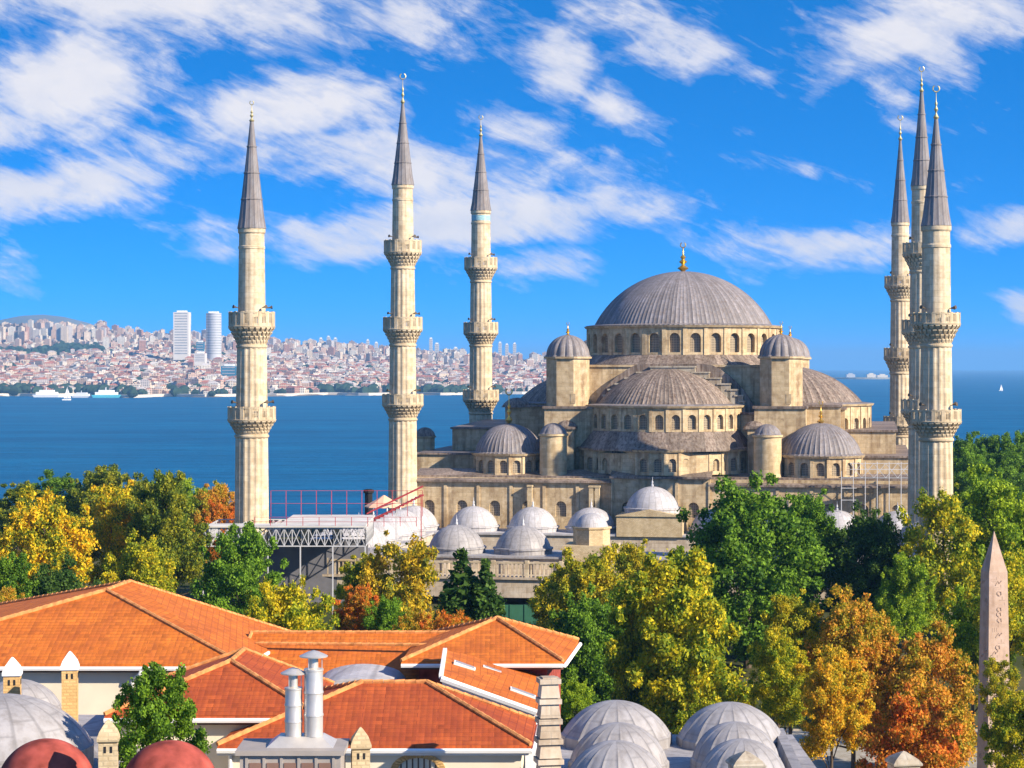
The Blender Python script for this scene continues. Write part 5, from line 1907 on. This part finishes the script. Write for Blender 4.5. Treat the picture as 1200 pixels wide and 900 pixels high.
def chimney(px, top, w, Y, cap_h, label, wall, capm, base, bands=True):
    s = Y / F
    p = at(px, top, Y)
    t = thing('chimney', label, 'chimney', (p.x, p.y, base), R(8))
    H = p.z - base
    hw = w * s / 2
    ch = cap_h * s
    b = MB(); b.box(-hw, hw, -hw, hw, 0, H - ch - .02)
    b.build('stack', M[wall], t)
    b = MB()
    z = H - ch
    b.lathe([(hw * 1.41, z), (hw * 1.64, z + .05), (hw * 1.64, z + ch * .22), (hw * 1.3, z + ch * .5), (hw * .5, z + ch * .85), (.03, z + ch)], 4, phase=PI / 4)
    b.build('cap', M[capm], t)
    b = MB()
    for rz in range(4):
        Rm = Matrix.Rotation(rz * PI / 2, 4, 'Z')
        for x in (-.45, .2):
            b.box(hw * x, hw * (x + .26), -hw - .012, -hw + .02, z - .52 * hw * 2, z - .18 * hw * 2, Rm)
    b.build('vent_hole', M['dark'], t)


chimney(14.5, 770, 19, 88, 22, 'orange stone chimney with a white pointed cap at the left edge', 'ochre', 'white', 37)
chimney(82, 763, 18, 86, 22, 'orange stone chimney with a white pointed cap, right of the pair on the lead vaults', 'ochre', 'white', 37)
chimney(127, 843, 22, 66, 26, 'tan stone turret chimney with a pyramid top between the two red domes', 'ochre_pale', 'ochre_pale', 22)
chimney(422.5, 852, 21, 78, 25, 'tan stone turret chimney with a pyramid top beside the steel flues', 'ochre_pale', 'ochre_pale', 22)
chimney(874, 880, 34, 74, 18, 'stubby stone chimney top between the right lead domes at the bottom edge', 'rough', 'rough', 22)
chimney(1059, 880, 30, 90, 16, 'pale stone chimney top at the bottom edge below the rust orange tree', 'rough', 'rough', 22)

# roof-top plant room with two steel flues
p = at(340, 885, 76)
pl = thing('plant_box', 'grey slatted roof plant box under the two steel flues', 'plant room', (p.x, p.y, 22))
H = p.z - 22
b = MB()
x0, x1 = at(281, 0, 76).x - p.x, at(399, 0, 76).x - p.x
b.box(x0, x1, 0, 2.3, 0, H)
b.build('casing', M['taupe'], pl)
b = MB(); b.box(x0 - .15, x1 + .15, -.15, 2.45, H + .003, H + .18)
for k in range(6):
    xx = x0 + .25 + (x1 - x0 - .5) * k / 5
    b.box(xx - .05, xx + .05, -.05, -.002, 0, H)
b.build('trim', M['taupe'], pl)
b = MB()
for k in range(5):
    xa = x0 + .25 + (x1 - x0 - .5) * k / 5 + .1
    xb = x0 + .25 + (x1 - x0 - .5) * (k + 1) / 5 - .1
    b.box(xa, xb, -.03, -.004, H - 2.5, H - .28)
b.build('louvre_panel', plain('rusty_brown_panel', (0.22, .13, .10), .8, .2), pl)
b = MB(); b.add([(x0 + .9, .4, H + .182), (x1 - .3, .4, H + .182), (x1 - .3, 2.2, H + .182), (x0 + .9, 2.2, H + .182), (x0 + 1.3, .9, H + .5), (x1 - .75, .9, H + .5), (x1 - .75, 1.8, H + .5), (x0 + 1.3, 1.8, H + .5)],
              [(0, 1, 5, 4), (1, 2, 6, 5), (2, 3, 7, 6), (3, 0, 4, 7), (4, 5, 6, 7)])
b.build('flashing', M['steel'], pl)
for px, top, body, w, lb in ((344, 782, 805, 20, 'steel flue pipe with a conical rain cap, lower of the two on the plant box'), (367.5, 762, 783, 22, 'steel flue pipe with a conical rain cap, taller of the two on the plant box')):
    q = at(px, 860, 77.2)
    t = thing('flue_pipe', lb, 'flue', (q.x, q.y, 22 + H + .49))
    s = 77.2 / F
    zt = at(px, top, 77.2).z - t.location.z
    zb_ = at(px, body, 77.2).z - t.location.z
    r = w * s / 2
    b = MB()
    pr = [(r, 0)]
    nseg = 3
    for k in range(nseg):
        za, zc = zb_ * k / nseg, zb_ * (k + 1) / nseg
        pr += [(r, za + .02), (r, zc - .1), (r * 1.06, zc - .08), (r * 1.06, zc - .02)]
    pr += [(r * .62, zb_), (r * .5, zb_ + .03), (r * .5, zt - .28)]
    b.lathe(pr, 32); b.build('pipe', M['steel'], t, True, 30)
    b = MB(); b.lathe([(r * 1.5, zt - .24), (r * 1.52, zt - .2), (r * .6, zt - .05), (.03, zt)], 32)
    for k in range(3):
        a = 2 * PI * k / 3
        b.bar((r * .9 * math.cos(a), r * .9 * math.sin(a), zb_ - .05), (r * .9 * math.cos(a), r * .9 * math.sin(a), zt - .2), .02)
    b.build('rain_cap', M['steel'], t, True, 30)

# stone pinnacle stack
q = at(643, 793, 82)
t = thing('stone_pinnacle', 'weathered stone pinnacle of stepped stacked blocks beside the lean-to roof', 'pinnacle', (q.x, q.y, 22), R(10))
H = q.z - 22
b = MB()
z = H
wd = .36
for k in range(9):
    hh = .78
    w1 = .40 + .022 * k
    b.add([(-w1 * .96, -w1 * .96, z - hh), (w1 * .96, -w1 * .96, z - hh), (w1 * .96, w1 * .96, z - hh), (-w1 * .96, w1 * .96, z - hh),
           (-w1 * .8, -w1 * .8, z - .24), (w1 * .8, -w1 * .8, z - .24), (w1 * .8, w1 * .8, z - .24), (-w1 * .8, w1 * .8, z - .24)],
          [(3, 2, 1, 0), (4, 5, 6, 7), (0, 1, 5, 4), (1, 2, 6, 5), (2, 3, 7, 6), (3, 0, 4, 7)])
    b.box(-w1 * 1.05, w1 * 1.05, -w1 * 1.05, w1 * 1.05, z - .24, z - .05)
    b.box(-w1 * .7, w1 * .7, -w1 * .7, w1 * .7, z - .06, z + .0)
    z -= hh
b.box(-.62, .62, -.62, .62, 0, z)
b.build('blocks', M['court'], t)

# lead domes at the bottom right
med = thing('domed_hall', 'old stone hall roofed with clustered grey lead domes at the bottom right', 'hall', (8, 86, 22))
o_ = Vector(med.location)
zr = 39.0 - 22
b = MB()
P_ = [(at(655, 0, 80).x, 72), (at(962, 0, 80).x, 72), (at(925, 0, 90).x, 91), (at(655, 0, 90).x, 91)]
b.prism([(x - o_.x, y - o_.y) for (x, y) in P_], 0, zr - .3)
b.build('wall', M['rough'], med)
b = MB()
P2 = [(x + (.3 if x > 4 else -.2), y + (.3 if y > 80 else -.3)) for (x, y) in P_]
b.prism([(x - o_.x, y - o_.y) for (x, y) in P2], zr - .29, zr)
b.build('roof', M['lead_grey'], med)
b = MB()
zr2 = zr
for (pa, pb_) in (((918, 855, 90), (955, 905, 76)),):
    a_, c_ = at(pa[0], pa[1], pa[2]) - o_, at(pb_[0], pb_[1], pb_[2]) - o_
    for w_, zt_ in ((0.0, .5), (.85, .25)):
        b.add([(a_.x - .5 - w_, a_.y, zr), (a_.x + .1 - w_, a_.y, zr), (c_.x + .1 - w_, c_.y, zr), (c_.x - .5 - w_, c_.y, zr),
               (a_.x - .4 - w_, a_.y, zr + zt_), (a_.x - w_, a_.y, zr + zt_), (c_.x - w_, c_.y, zr + zt_), (c_.x - .4 - w_, c_.y, zr + zt_)],
              [(0, 1, 5, 4), (1, 2, 6, 5), (2, 3, 7, 6), (3, 0, 4, 7), (4, 5, 6, 7)])
b.build('coping', M['lead_grey'], med)
for (px, top, rpx, Y, hf, per) in ((722, 821, 62, 89, .62, 8), (725, 847, 56, 83, .8, 8), (722, 868, 60, 78, .9, 8), (856, 823, 60, 89, .66, 8), (862, 846, 50, 83.5, .85, 8), (870, 866, 52, 78.5, .9, 8)):
    r = rpx * Y / F
    p = at(px, top, Y) - o_
    b = MB()
    zb_ = p.z - r * hf
    b.lathe([(r * 1.03, zr - p.z + r * hf - .1 if zr < zb_ else -.6), (r * 1.03, -.02), (r * 1.0, .05)] + cap_profile(r * .99, r * hf - .05, .05, 14), 128, mod=ribmod(per, .03))
    local_obj(b, 'dome', M['lead_grey'], med, (p.x, p.y), zb_, True, 25)
